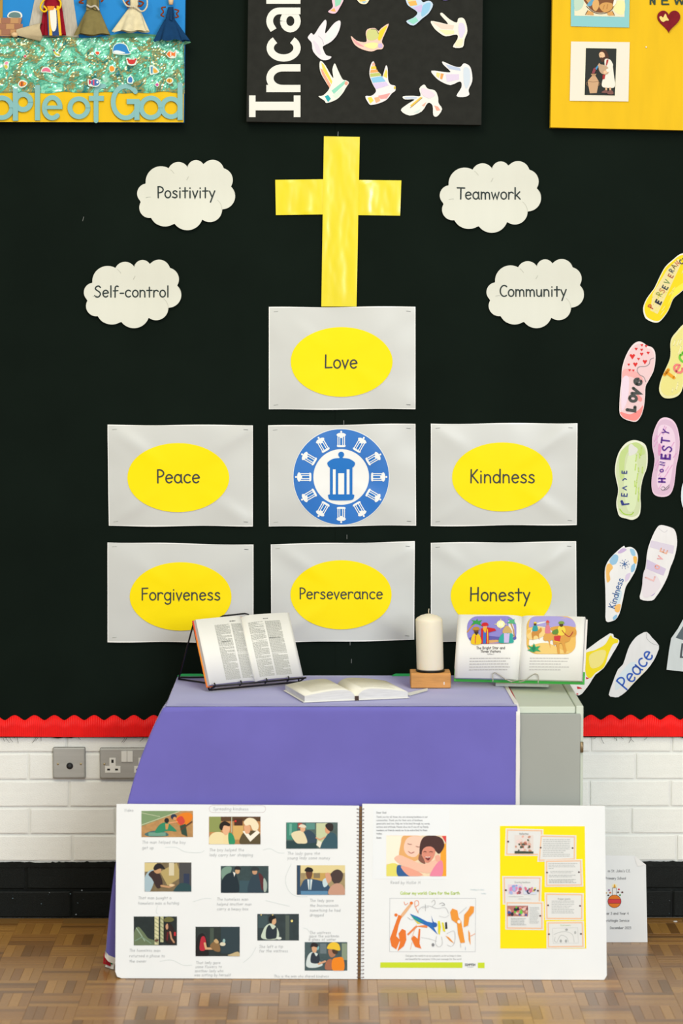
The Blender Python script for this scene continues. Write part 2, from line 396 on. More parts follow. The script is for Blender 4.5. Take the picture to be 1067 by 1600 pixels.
def finger_mesh(w, l):
    b = MB(); b.v = [(-w/2, -l/2, -.0007), (w/2, -l/2, -.0007), (w/2, l/2, -.0007), (-w/2, l/2, -.0007), (-w/2+gp, -l/2+gp, 0), (w/2-gp, -l/2+gp, 0), (w/2-gp, l/2-gp, 0), (-w/2+gp, l/2-gp, 0)]
    return b.v, [(4, 5, 6, 7), (0, 1, 5, 4), (1, 2, 6, 5), (2, 3, 7, 6), (3, 0, 4, 7)]
fv, ff = finger_mesh(FG-.0003, SQ-.0003); fme = bpy.data.meshes.new('parquet_finger'); fme.from_pydata(fv, [], ff); fme.materials.append(M_PARQ)
fv2 = [(y, x, z) for x, y, z in fv]; ff2 = [f[::-1] for f in ff]; fme2 = bpy.data.meshes.new('parquet_finger'); fme2.from_pydata(fv2, [], ff2); fme2.materials.append(M_PARQ)
near = []; rest = []
for i in range(-26, 26):
    for j in range(0, 46):
        x = i*SQ-.004+SQ/2; D = .068+(j-.5)*SQ
        vert = (i+j) % 2 == 0
        for k in range(5):
            o_ = (k-2)*FG
            c = (x+o_, -D) if vert else (x, -D+o_)
            if c[1] > -.012: continue
            v = Vector((c[0], c[1], 0))-CAM; zc = v.dot(FW); px = 533.5+F_PX*v.dot(RT)/zc; py = 800-F_PX*v.dot(UP)/zc
            inside = -20 < px < 1087 and py < 1606
            if inside and (py > 1530 or px < 150 or px > 1000): near.append((zc, c, vert))
            else: rest.append((c, vert))
near.sort()
for zc, c, vert in near[:300]:
    o = bpy.data.objects.new('parquet_finger', fme if vert else fme2); COL.objects.link(o); o.parent = floor; o.location = (c[0], c[1], 0)
rest += [(c, v) for _, c, v in near[300:]]
vv = []; fs = []
for c, vert in rest:
    b = len(vv); vv += [(x+c[0], y+c[1], z) for x, y, z in (fv if vert else fv2)]; fs += [tuple(b+i for i in f) for f in (ff if vert else ff2)]
me = bpy.data.meshes.new('parquet_fingers'); me.from_pydata(vv, [], fs); me.materials.append(M_PARQ)
o = bpy.data.objects.new('parquet_fingers', me); COL.objects.link(o); o.parent = floor; o['kind'] = 'stuff'

# ---- black display board with its backing sheets, corrugated border and frayed threads
BD = .012
zb = P(533, 1150, BD).z
M_BLACK = mat('black_backing_cloth', '#111a15', .9, .06, .12, 3, bump=.12, bscale=300, bdist=.001)
mb = MB(); mb.box(-3.4, 3.4, -.009, -.004, zb-.0, 3.7, mat('board_core', '#20241f', .9))
board = mb.build('display_board'); tag(board, 'large black cloth covered display board on the wall', 'board')
xs = P(524, 700, BD).x
def sheet(x0, x1, y0):
    b = MB(); nx, nz = 60, 60
    def fn(u, v):
        x = x0+(x1-x0)*u; z = zb-.004+(3.7-zb)*v
        return (x, y0-.0012-.0012*noise.noise((x*3, z*2, 4)), z)
    b.grid(fn, nx, nz, M_BLACK); return b.build('backing_sheet', board, True)
sheet(-3.4, xs+.012, -.0098); sheet(xs, 3.4, -.0118)
for px, py, a in ((528, 209, 5), (537, 660, 0), (542, 839, 0), (547, 1005, 0), (549, 1033, 4), (130, 342, 25)):
    q = P(px, py, .0155); dx = .004*math.sin(R(a)); s_ = MB()
    s_.tube([(q.x-dx, q.y+.002, q.z-.006), (q.x-dx, q.y, q.z-.006), (q.x+dx, q.y, q.z+.006), (q.x+dx, q.y+.002, q.z+.006)], .0005, mat('staple_steel', '#c9ccc8', .3, .5, metal=.6), 5)
    s_.build('staple', board)
mb = MB(); rnd = random.Random(5)
for px in [4, 8, 14, 24, 27, 58, 61, 64, 117, 120, 197, 200, 226, 232] + [933, 938, 957, 962, 968, 983, 987, 1013]:
    q = P(px, 1150, .012); L = rnd.uniform(.006, .022); dx = rnd.uniform(-.018, .014)
    mb.tube([(q.x, q.y, q.z+.004), (q.x+dx*.4, q.y-.002, q.z-L*.5), (q.x+dx, q.y-.001, q.z-L)], .0005, M_BLACK, 4)
o = mb.build('frayed_threads', board); o['kind'] = 'stuff'
for x0, x1 in ((70, 128), (237, 262), (1060, 1090)):
    q0 = P(x0, 1149, .0135); q1 = P(x1, 1150, .0135); b = MB()
    b.grid(lambda u, v: (q0.x+(q1.x-q0.x)*u, q0.y-.001*math.sin(u*9), q0.z+.006-(.013+.003*noise.noise((u*4, x0, 0)))*v*min(1, 6*u, 6*(1-u))), 14, 3, M_BLACK); b.build('frayed_cloth_edge', board, True)
# corrugated red border
M_RED = mat('red_corrugated_card', '#f3120e', .5, .4, .06, 30)
b = MB(); rib = .0057; per = P(1031, 1119, .014).x-P(1000, 1119, .014).x; x = -1.25; zt = P(533, 1117, .014).z; ph = P(1047, 1117, .014).x
k = b.m(M_RED); cols = []
while x < 1.25:
    wv = .5+.5*math.cos(2*math.pi*(x-ph)/per); top = zt-.0145*(1-wv**.8)
    bot = zb-.001+.0008*math.sin(x*11)
    y = -.0165-.0011*math.cos(2*math.pi*x/rib)
    cols.append((x, y, top, bot)); x += rib/6
for (x, y, top, bot) in cols: b.v += [(x, y, bot), (x, y, (top+bot)/2), (x, y, top), (x, -.0152, top)]
for i in range(len(cols)-1):
    for q in range(3): b.f.append((i*4+q, i*4+4+q, i*4+5+q, i*4+1+q)); b.mi.append(k)
red = b.build('trim_1', None, True); structure(red, 'red corrugated scalloped border along the bottom of the board', 'border trim')

# ================================================================== POSTERS
M_GREY = mat('grey_card', '#cdd0ce', .42, .4, .012, 4, coat=.25, coat_r=.25)
M_LAM = mat('laminate_rim', '#f4f5f3', .3, .5)
M_YEL = mat('yellow_card', '#ffe600', .55, .18, .012, 8)
M_STAPLE = mat('staple_wire', '#8e9390', .35, .5, metal=.7)
def poster(corners, label, cat, seed, oval=None, word=None, wx=None, wy=None, cap=None, extra=None):
    cx = sum(c[0] for c in corners)/4; cy = sum(c[1] for c in corners)/4
    M = wallM(cx, cy, .0175); pm = PM(M); root = thing('poster', M, label, cat, 'grey value posters on the display board')
    q = [Vector(pm.pt(*c)) for c in corners]   # tl,tr,br,bl
    W = q[1].x-q[0].x; Hh = q[0].y-q[3].y
    def h(x, y):
        a, b_ = min(1, abs(2*x/W)), min(1, abs(2*y/Hh))
        bul = .006*(1-a**4)*(1-b_**4)
        dg = abs(a-b_); cr = .0035*math.exp(-(dg*6)**2)*max(0, a*b_*(1-a*b_))*4
        rip = .0016*math.sin(7*math.atan2(y*W, x*Hh)+seed)*a*b_
        edge = .004*(max(a, b_)**6)*(1-(a*b_)**3)*(.6+.8*noise.noise((x*9+seed, y*9, seed)))
        return bul+cr*(.6+.5*math.sin(seed*2+x*20))+rip+edge+.0035*noise.noise((x*7+seed*3, y*7, seed))*(1-(a*b_)**4)
    b = MB()
    def bil(u, v, e=0):
        t = q[0].lerp(q[1], u); bt = q[3].lerp(q[2], u); r = t.lerp(bt, v)
        wob = .0012*math.sin(9*u+seed)*(1 if v in (0, 1) else 0)
        return (r.x, r.y+wob, h(r.x, r.y))
    b.grid(lambda u, v: bil(u, 1-v), 44, 32, M_GREY); b.build('sheet', root, True)
    b = MB(); rim = .0024; ring = []
    n = 44
    per_ = [(i/n, 0) for i in range(n)]+[(1, i/n) for i in range(n)]+[(1-i/n, 1) for i in range(n)]+[(0, 1-i/n) for i in range(n)]
    for u, v in per_:
        p0 = bil(u, v); ui = min(max(u, rim/W), 1-rim/W); vi = min(max(v, rim/Hh), 1-rim/Hh); p1 = bil(ui, vi)
        b.v += [(p0[0], p0[1], p0[2]+.0006), (p1[0], p1[1], p1[2]+.0006)]
    k = b.m(M_LAM)
    for i in range(len(per_)): j = (i+1) % len(per_); b.f.append((2*i, 2*i+1, 2*j+1, 2*j)); b.mi.append(k)
    b.build('laminate_rim', root)
    if oval:
        x0, y0, x1, y1 = oval; ocx, ocy = (x0+x1)/2, (y0+y1)/2; b = MB()
        def of(u, v):
            a = 2*math.pi*u; X, Y = pm.pt(ocx+(x1-x0)/2*v*math.cos(a)*(1+.004*math.sin(5*a+seed)), ocy-(y1-y0)/2*v*math.sin(a)); return (X, Y, h(X, Y)+.0012+.0012*max(0, -math.sin(a))*v**6)
        b.grid(of, 60, 12, M_YEL, wrap=True); b.build('yellow_oval', root, True)
        art('lettering', root, pm, [('#3c4340', 't', word, wx, wy, cap, cap*.115, dict(align='c'))], z0=.0024, h=h)
    if extra: extra(root, pm, h)
    for i, c in enumerate(corners):
        sx = 1 if i in (0, 3) else -1; sy = 1 if i < 2 else -1
        X, Y = pm.pt(c[0]+sx*11, c[1]+sy*7); b = MB(); z = h(X, Y)+.0008
        b.tube([(X-.006, Y, z-.002), (X-.006, Y, z), (X+.006, Y+.001*sx, z), (X+.006, Y+.001*sx, z-.002)], .0006, M_STAPLE, 5); b.build('staple', root)
    return root
def crest(root, pm, h):
    B = '#1d74c8'; Wt = '#f3f5f4'; c0, c1 = 533, 745
    b = MB()
    def disc(r, mt, z, name, r0=0):
        b = MB()
        def fn(u, v):
            a = -2*math.pi*u; rr = r0+(r-r0)*v; X, Y = pm.pt(c0+rr*math.cos(a), c1+rr*math.sin(a)); return (X, Y, h(X, Y)+z)
        b.grid(fn, 64, 10, mt, wrap=True); return b.build(name, root, True)
    mW = mat('white_laminate', '#f1f3f2', .35, .5, coat=.3, coat_r=.2); mB = mat('blue_laminate', '#1b72c9', .35, .5, .05, 6, coat=.3, coat_r=.18)
    disc(75.6, mW, .0011, 'crest_backing'); disc(74.6, mB, .0016, 'crest_ring', 43.5)
    def lantern(cx, cy, k, ang, col, bgc):
        ca, sa = math.cos(R(ang)), math.sin(R(ang))
        def T(l): return [v for (x, y) in pairs(l) for v in (cx+(x*ca-y*sa)*k, cy+(x*sa+y*ca)*k)]
        S = [(col, 'p', T([x for p in arc(0, -33, 4.6, 4.6, 0, 360, 16)[:-1] for x in p])), (col, 'p', T([-2.2, -30, 2.2, -30, 3, -26, -3, -26])),
             (col, 's', T([-10, -27, 10, -27, 20, -22, 21.5, -18, 18, -13, 10, -12, -10, -12, -18, -13, -21.5, -18, -20, -22])),
             (col, 'p', T([-17.5, -16, 17.5, -16, 17.5, 30, -17.5, 30])),
             (col, 's', T([-17, 29, 17, 29, 20, 33, 18, 37, 10, 38.5, -10, 38.5, -18, 37, -20, 33])),
             (bgc, 'p', T([-13, -10, -8.6, -10, -8.6, 29, -13, 29])), (bgc, 'p', T([8.6, -10, 13, -10, 13, 29, 8.6, 29])), (bgc, 'p', T([-4.6, -4, 4.6, -4, 4.6, 29, -4.6, 29]))]
        return S
    art('lantern_emblem', root, pm, lantern(533, 743, 1, 0, B, Wt), z0=.0026, h=h, label='large blue lantern emblem')
    for i in range(12):
        a = i*30; r = 59.5
        art('small_lantern_emblem', root, pm, lantern(533+r*math.sin(R(a)), 745-r*math.cos(R(a)), .335, a, Wt, B), z0=.0026, h=h)
poster([(420, 480), (649, 479), (649, 639), (420, 640)], 'grey poster with yellow oval reading Love', 'poster', 1, (454, 511, 613, 620), 'Love', 533, 575, 20.5)
poster([(168, 664), (395, 664), (395, 822), (170, 822)], 'grey poster with yellow oval reading Peace', 'poster', 2, (199, 692, 358, 800), 'Peace', 279, 754, 20.5)
poster([(673, 662), (902, 661), (901, 820), (673, 822)], 'grey poster with yellow oval reading Kindness', 'poster', 3, (706, 691, 863, 799), 'Kindness', 785, 754, 20.5)
poster([(168, 847), (396, 851), (396, 1004), (168, 1003)], 'grey poster with yellow oval reading Forgiveness', 'poster', 4, (203, 878, 362, 985), 'Forgiveness', 283, 937, 18.5)
poster([(423, 850), (648, 846), (647, 1000), (424, 1004)], 'grey poster with yellow oval reading Perseverance', 'poster', 5, (454, 875, 612, 983), 'Perseverance', 533, 935, 17)
poster([(673, 848), (900, 846), (901, 1003), (673, 1003)], 'grey poster with yellow oval reading Honesty', 'poster', 6, (704, 876, 862, 986), 'Honesty', 781, 938, 20.5)
poster([(419, 665), (649, 662), (650, 821), (420, 823)], 'grey poster with blue lantern crest ringed by small lanterns', 'poster', 7, extra=crest)

# ---- yellow cross
M_CROSS = mat('yellow_laminated_film', '#ecdc06', .25, .5, .03, 10, stretch=(3, .7, 1), bump=.16, bscale=6, bdist=.004, coat=.8, coat_r=.12)
M = wallM(530, 345, .0165); pm = PM(M); cross = thing('wall_cross', M, 'large shiny yellow paper cross above the Love poster', 'cross')
def strip(c, name, seed, nx, ny, z):
    b = MB(); q = [Vector(pm.pt(*p)) for p in c]
    def fn(u, v):
        r = q[0].lerp(q[1], u).lerp(q[3].lerp(q[2], u), 1-v)
        e = min(u, 1-u, .15)*min(v, 1-v, .1)/.015
        return (r.x, r.y, z+.002+e*(.0024*noise.noise((r.x*26+seed, r.y*6, seed))+.0005*noise.noise((r.x*70, r.y*25, seed+3))))
    b.grid(fn, nx, ny, M_CROSS); return b.build(name, cross, True)
strip([(506, 213), (562, 214), (557, 479), (502, 479)], 'upright', 1, 22, 80, .0012)
strip([(430, 281), (507, 280), (507, 335), (431, 336)], 'left_arm', 4, 30, 20, .0002)
strip([(552, 281), (627, 282), (625, 337), (553, 336)], 'right_arm', 8, 30, 20, .0002)

# ---- word clouds
LOBES = [(540, 348, 100), (652, 290, 69), (765, 264, 55), (872, 280, 73), (925, 335, 76), (933, 438, 83), (853, 524, 79), (709, 554, 101), (566, 529, 102), (466, 510, 67), (448, 421, 63)]
M_CLOUD = mat('white_cloud_card', '#d9dbd0', .5, .35, .01, 30, stretch=(1, .1, 1))
def cloud(x0, y0, x1, y1, word, wx, wy, cap, label):
    M = wallM((x0+x1)/2, (y0+y1)/2, .0215); pm = PM(M); root = thing('word_cloud', M, label, 'paper cloud', 'word clouds on the display board')
    kx, ky = (x1-x0)/630, (y1-y0)/448; T = lambda x, y: (x0+(x-385)*kx, y0+(y-208)*ky)
    out = []; ox, oy = 700, 420
    for i in range(300):
        a = -2*math.pi*i/300; dx, dy = math.cos(a), math.sin(a); best = 0
        for cx, cy, r in LOBES:
            ex, ey = cx-ox, cy-oy; p_ = ex*dx+ey*dy; d2 = ex*ex+ey*ey-p_*p_
            if d2 < r*r: best = max(best, p_+math.sqrt(r*r-d2))
        out.append(pm.pt(*T(ox+dx*best, oy+dy*best)))
    cr = lambda x, y: .003*math.sin(x*22+wx)-.002*math.cos(y*30)
    b = MB()
    def fn(u, v):
        f = u*300; i = int(f) % 300; x, y = out[i]; return (x*v, y*v, cr(x*v, y*v))
    b.grid(fn, 300, 8, M_CLOUD, wrap=True)
    def fe(u, v): i = int(round(u*300)) % 300; x, y = out[i]; return (x, y, cr(x, y)-.0007*v)
    b.grid(fe, 300, 1, M_CLOUD, wrap=True); b.build('card', root)
    s = []
    for (cx, cy, r), a0, a1 in ((LOBES[6], -52, 8), (LOBES[0], -52, -32), (LOBES[2], -170, -150), (LOBES[5], -32, -10), (LOBES[9], -110, -85), (LOBES[8], 120, 135), (LOBES[1], 20, 40)):
        s.append(('#b9bbb0', 'l', .55, [v for p in arc(cx, cy, r, r, a0, a1, 10) for v in T(*p)]))
    art('outline_marks', root, pm, s, z0=.0008, h=cr)['kind'] = 'stuff'
    art('lettering', root, pm, [('#22302f', 't', word, wx, wy, cap, cap*.12, dict(align='c'))], z0=.001, h=cr)
cloud(214, 250, 367, 360, 'Positivity', 291, 309, 17.5, 'white paper cloud reading Positivity')
cloud(687, 252, 845, 364, 'Teamwork', 764, 311, 17.5, 'white paper cloud reading Teamwork')
cloud(131, 406, 283, 513, 'Self-control', 206, 464, 17, 'white paper cloud reading Self-control')
cloud(760, 405, 912, 513, 'Community', 833, 463, 17, 'white paper cloud reading Community')
# ================================================================== CANVASES AT THE TOP
M_WHITEI = '#eceae6'
def canvas(corners_px, D, depth, mt, label, cat, name='canvas'):
    """corners: tl,tr,br,bl in pixels on the front face"""
    cx = sum(c[0] for c in corners_px)/4; cy = corners_px[2][1]
    M = wallM(cx, cy, D); pm = PM(M); root = thing(name, M, label, cat)
    b = MB(); b.slab([pm.pt(*c) for c in reversed(corners_px)], -depth, 0, mt); b.build('canvas_panel', root)
    return root, pm
# ---- black canvas with doves
M_BCAN = mat('black_painted_canvas', '#262724', .8, .15, .1, 40, bump=.15, bscale=400, bdist=.0008)
can2, pm2 = canvas([(391, -230), (757, -228), (752, 195), (385, 190)], .055, .037, M_BCAN, 'black canvas with white sideways lettering and coloured paper doves', 'canvas')
k = pm2.crop(370, 0, 2.667)
def thick(name, parent, pm, polys, z0, z1, mt):
    b = MB()
    for p in polys:
        q = [pm.pt(*v) for v in p]
        ar = sum(q[i][0]*q[(i+1) % len(q)][1]-q[(i+1) % len(q)][0]*q[i][1] for i in range(len(q)))
        b.slab(q if ar > 0 else q[::-1], z0, z1, mt); z1 += .00006
    return b.build(name, parent)
M_LETW = mat('white_card_letters', '#e4e5df', .6, .3)
def rot_letter(fn):   # letters read upwards: local u runs up the picture, v runs left
    return [[(265-v, 488-u) for u, v in p] for p in fn]
def rib(pl, w_): return [p for p in band(pl, w_, cap=False)]
let_I = [[(0, 0), (90, 0), (90, 28), (0, 28)], [(0, 187), (90, 187), (90, 214), (0, 214)], [(28, 20), (64, 20), (64, 195), (28, 195)]]
let_n = [[(104, 0), (134, 0), (134, 142), (104, 142)]]+rib([(119, 70)]+arc(162, 75, 43, 52, 170, 0, 16)+[(205, 0)], 30)
let_c = rib(arc(288, 70, 42, 56, 40, 320, 24), 30)
let_a = rib(arc(400, 42, 34, 30, 90, 450, 20), 26)+rib([(362, 112)]+arc(400, 88, 42, 40, 130, 0, 14)+[(442, 0)], 28)
let_r = [[(472, 0), (502, 0), (502, 142), (472, 142)]]+rib([(487, 80)]+arc(530, 80, 43, 48, 170, 75, 10), 30)
for L in (let_I, let_n, let_c, let_a, let_r): thick('letter', can2, k, rot_letter(L), .0004, .0016, M_LETW)
def dove(pts, base, patches, name='paper_dove', z=.008):
    q = [k.pt(*p) for p in pairs(pts)]
    cx = sum(p[0] for p in q)/len(q); cy = sum(p[1] for p in q)/len(q)
    ar = sum(q[i][0]*q[(i+1) % len(q)][1]-q[(i+1) % len(q)][0]*q[i][1] for i in range(len(q)))
    if ar < 0: q = q[::-1]
    q = smooth(q, 3)
    tx_, ty_ = random.uniform(-.07, .07), random.uniform(-.08, .05); h = lambda x, y: .005+tx_*(x-cx)+ty_*(y-cy)
    b = MB(); b.slab(q, 0, .0006, mat('dove_card_'+base.strip('#'), base, .6, .3), h=h); o = b.build(name, can2)
    for i, s in enumerate(patches): art('colour_patch', o, k, [s], z0=.0009+.00006*i, h=h)
dove([296, 155, 310, 138, 322, 145, 345, 110, 368, 83, 374, 98, 368, 130, 372, 138, 405, 98, 430, 87, 430, 115, 415, 150, 392, 175, 365, 190, 358, 200, 372, 230, 394, 237, 380, 250, 350, 248, 318, 215, 312, 180, 300, 165], '#e6e3ea',
     [('#dfe8ea', 's', [372, 148, 405, 110, 422, 100, 415, 140, 390, 165, 370, 178]), ('#b9b6c0', 'c', 2, [340, 150, 355, 165, 362, 185]), ('#ddd4e4', 's', [318, 170, 340, 190, 350, 225, 335, 220])])
dove([475, 150, 500, 170, 537, 176, 540, 160, 537, 140, 545, 122, 575, 118, 590, 130, 602, 118, 632, 100, 622, 130, 604, 172, 612, 190, 605, 205, 585, 207, 560, 215, 520, 205, 490, 185], '#eecabb',
     [('#e6d22e', 's', [588, 166, 594, 132, 626, 108, 616, 132, 600, 165]), ('#cdd188', 's', [541, 158, 545, 128, 570, 122, 590, 138, 586, 160, 560, 170]), ('#f4e9a0', 's', [530, 190, 560, 178, 590, 184, 570, 205]), ('#e9a2a8', 's', [482, 160, 505, 178, 530, 195, 500, 186]), ('#c8b4e0', 's', [588, 185, 604, 182, 606, 198, 592, 200]), ('#5e6350', 'c', 2.5, [560, 122, 580, 124, 590, 142])])
dove([345, 262, 352, 255, 370, 275, 390, 310, 402, 325, 398, 290, 408, 265, 420, 290, 440, 330, 455, 335, 467, 345, 455, 365, 440, 390, 415, 415, 375, 430, 365, 420, 340, 402, 360, 398, 385, 370, 375, 350, 352, 310, 345, 285], '#e9ebe4',
     [('#e9a58a', 'p', [348, 285, 356, 290, 392, 355, 386, 368, 356, 312]), ('#f2d65a', 'p', [352, 262, 362, 270, 398, 340, 394, 352, 358, 292]), ('#8fd8c0', 'p', [395, 378, 450, 335, 455, 345, 404, 392]), ('#1ea7b0', 'p', [366, 402, 380, 396, 392, 412, 380, 426]), ('#d6efdc', 'p', [400, 398, 440, 366, 436, 388, 412, 410]), ('#f0a38c', 'e', 456, 347, 7, 8)])
dove([570, 257, 580, 290, 600, 310, 605, 325, 620, 275, 628, 285, 630, 330, 640, 352, 660, 358, 660, 378, 645, 390, 625, 415, 595, 430, 560, 438, 548, 430, 535, 402, 560, 400, 580, 380, 565, 350, 552, 310, 558, 270], '#ece7ea',
     [('#f0b09a', 'p', [566, 262, 573, 262, 577, 274, 562, 275]), ('#ecc93a', 'p', [560, 277, 578, 276, 582, 288, 558, 290]), ('#e8a860', 'p', [557, 292, 584, 290, 590, 302, 555, 305]), ('#b9c46a', 'p', [555, 307, 594, 304, 602, 316, 556, 322]), ('#8cc7ea', 'p', [558, 325, 604, 318, 620, 340, 566, 346]), ('#d7c8ee', 'p', [566, 348, 622, 342, 632, 356, 580, 372]), ('#e7d65a', 'p', [610, 318, 622, 288, 627, 300, 626, 326]), ('#f0a2a0', 'p', [588, 400, 640, 388, 625, 410, 600, 414]), ('#f2dc52', 'p', [545, 408, 560, 404, 570, 420, 555, 432]), ('#f0b28a', 'p', [572, 408, 592, 404, 598, 420, 580, 430]), ('#d8c040', 'e', 658, 366, 4, 6)])
dove([692, 402, 735, 400, 765, 400, 760, 370, 780, 353, 795, 370, 825, 378, 838, 405, 840, 430, 855, 455, 835, 485, 818, 480, 815, 440, 795, 430, 770, 465, 720, 482, 683, 460, 710, 435, 740, 415, 700, 415], '#e9eae6',
     [('#c3cfe6', 'p', [696, 404, 750, 403, 748, 412, 702, 412]), ('#f0c34c', 'p', [722, 440, 766, 404, 772, 408, 728, 448]), ('#7a5a48', 'c', 2, [722, 450, 745, 432, 772, 408]), ('#f0b4a0', 'p', [770, 440, 790, 425, 780, 445]), ('#cde0dc', 'p', [735, 470, 765, 455, 755, 470]), ('#f0a590', 'p', [822, 440, 838, 445, 848, 460, 832, 462]), ('#e6d8e6', 's', [770, 368, 800, 376, 825, 395, 800, 410, 772, 395])])
dove([810, 295, 860, 300, 890, 300, 860, 270, 858, 257, 900, 275, 930, 280, 945, 265, 968, 275, 978, 300, 980, 340, 965, 375, 968, 395, 945, 405, 915, 400, 935, 365, 930, 340, 890, 355, 850, 340, 825, 320], '#e8e8ea',
     [('#b9c8e4', 'p', [868, 268, 930, 285, 932, 296, 884, 288]), ('#e8a05a', 'p', [850, 306, 862, 308, 855, 332, 846, 328]), ('#f0dc8c', 'p', [832, 302, 848, 306, 842, 326, 830, 318]), ('#ddd0ea', 'p', [870, 310, 925, 310, 925, 332, 875, 342]), ('#cfdcea', 's', [945, 285, 968, 290, 970, 340, 955, 370, 945, 340])])
dove([808, 88, 850, 95, 880, 100, 848, 62, 856, 54, 885, 80, 915, 95, 922, 78, 940, 75, 952, 90, 960, 130, 948, 165, 940, 198, 900, 197, 918, 165, 915, 145, 870, 152, 840, 135, 820, 115], '#ebe6dc',
     [('#f0d2c4', 'p', [815, 92, 860, 100, 905, 106, 900, 124, 850, 120]), ('#f0e6b4', 'p', [840, 124, 905, 128, 905, 142, 870, 146]), ('#d8d0ea', 's', [925, 100, 945, 100, 950, 130, 935, 160, 924, 140]), ('#e9e2c0', 's', [915, 170, 940, 165, 934, 192, 910, 192])])
dove([700, -30, 735, -40, 760, -15, 775, 10, 800, 3, 817, 20, 800, 55, 770, 80, 735, 108, 705, 90, 735, 75, 752, 52, 715, 25, 705, 5], '#bfd4ea',
     [('#f0dc7a', 'p', [704, -20, 735, -30, 745, 0, 712, 6]), ('#eab25a', 'p', [712, 8, 745, 2, 752, 22, 722, 26]), ('#c8b8e4', 'p', [735, 32, 770, 20, 780, 50, 756, 52]), ('#8fc4e4', 's', [775, 25, 805, 12, 800, 45, 770, 70]), ('#8fd6c4', 'p', [712, 88, 745, 72, 756, 88, 735, 102])])
dove([400, -40, 420, -70, 440, -40, 446, -5, 430, 30, 410, 57, 380, 50, 400, 30, 396, 0], '#e8c2d4', [('#8fd2b4', 'p', [408, 0, 440, -10, 430, 20, 410, 30]), ('#eab060', 'p', [388, 46, 406, 34, 412, 50]), ('#cdb4e0', 'p', [402, -30, 436, -34, 440, -14, 404, -6])])
dove([500, -10, 520, -50, 545, -60, 560, -30, 545, 12, 525, 18, 508, 10], '#efe3c8', [('#e8c860', 'p', [505, -4, 540, -10, 535, 6, 515, 8]), ('#8fbfe0', 'p', [520, 8, 542, 6, 530, 15])])
dove([845, -15, 880, -50, 905, -30, 895, -8, 875, 2, 855, 0], '#5a4f92', [('#8b7cc0', 'p', [856, -12, 890, -22, 884, -8])])

# ---- yellow canvas with cards
M_YCAN = mat('yellow_painted_canvas', '#e6ba04', .65, .25, .035, 4, stretch=(6, 1, 1), bump=.12, bscale=400, bdist=.0008)
can3, pm3 = canvas([(867, -230), (1300, -226), (1290, 208), (860, 199)], .055, .037, M_YCAN, 'yellow canvas with picture cards and a dark red heart', 'canvas')
k3 = pm3.crop(847, 0, 4.85)
def picture_card(pts, base, shapes, name, z=.002, label=None, sub='picture'):
    q = [k3.pt(*p) for p in pairs(pts)][::-1]
    y0 = min(p[1] for p in q); h = lambda x, y: .0022+.012*max(0, .16-(y-y0))
    b = MB()
    def fn(u, v):
        t = Vector(q[0]).lerp(Vector(q[3]), 0)
        a_ = Vector(q[3]).lerp(Vector(q[2]), u); c_ = Vector(q[0]).lerp(Vector(q[1]), u); r = c_.lerp(a_, v); return (r.x, r.y, h(r.x, r.y))
    b.grid(fn, 6, 20, mat('card_'+base.strip('#'), base, .55, .3))
    o = b.build(name, can3, True)
    for p_ in o.data.polygons:
        if p_.normal.z < 0: p_.flip()
    if label: o['label'] = label
    art(sub, o, k3, shapes, z0=.0006, dz=.0002, h=h); return o
picture_card([218, 315, 663, 320, 652, 770, 207, 765], '#e6e1d2', [
    ('#f5efd8', 'p', [326, 360, 568, 364, 555, 730, 315, 725]), ('#1f2522', 'p', [330, 365, 563, 369, 550, 726, 320, 721]),
    ('#c9a27c', 'p', [345, 612, 380, 572, 400, 572, 425, 612, 428, 625, 412, 705, 360, 708, 345, 630]), ('#8a6443', 'c', 3, [345, 620, 332, 632, 348, 655]), ('#8a6443', 'c', 3, [425, 622, 437, 636, 420, 655]), ('#8a6443', 'c', 2.5, [345, 616, 385, 622, 426, 616]), ('#b58f68', 'p', [366, 560, 410, 560, 400, 576, 378, 576]),
    ('#4a2b1c', 's', [432, 400, 455, 376, 482, 386, 500, 420, 502, 448, 480, 455, 462, 430, 450, 470, 436, 440]), ('#e9c09a', 's', [430, 408, 448, 394, 468, 404, 474, 432, 456, 446, 436, 438]), ('#4a2b1c', 's', [438, 440, 458, 438, 474, 432, 478, 450, 455, 472]),
    ('#5a3a28', 'c', 2, [436, 416, 446, 420]), ('#c08a68', 'c', 2, [440, 434, 450, 436]),
    ('#e9e6da', 's', [470, 460, 500, 448, 528, 475, 540, 560, 550, 655, 500, 668, 452, 655, 458, 600, 480, 560]), ('#a8292b', 'p', [486, 455, 502, 450, 496, 478, 488, 500, 480, 496]), ('#a8292b', 'p', [456, 572, 478, 562, 472, 600, 455, 604]),
    ('#bfa184', 's', [424, 500, 450, 490, 490, 505, 505, 540, 490, 565, 455, 562, 432, 540]), ('#e9e6da', 's', [505, 455, 535, 490, 520, 535, 490, 548, 482, 530, 505, 510]), ('#e9c09a', 's', [465, 540, 488, 538, 486, 556, 466, 560]), ('#bfa184', 'p', [418, 498, 430, 478, 444, 492, 432, 512]),
    ('#3f8fc4', 'p', [400, 520, 418, 496, 424, 506, 410, 532]), ('#8a3f46', 'p', [374, 556, 386, 520, 402, 512, 404, 536, 392, 560]),
    ('#d9b08a', 'r', 476, 664, 490, 690), ('#d9b08a', 'r', 506, 664, 520, 690), ('#7a4f48', 's', [446, 702, 470, 686, 492, 688, 488, 706]), ('#7a4f48', 's', [490, 706, 506, 686, 530, 690, 536, 714, 500, 716])], 'picture_card', label='white card with a robed figure pouring from a jar')
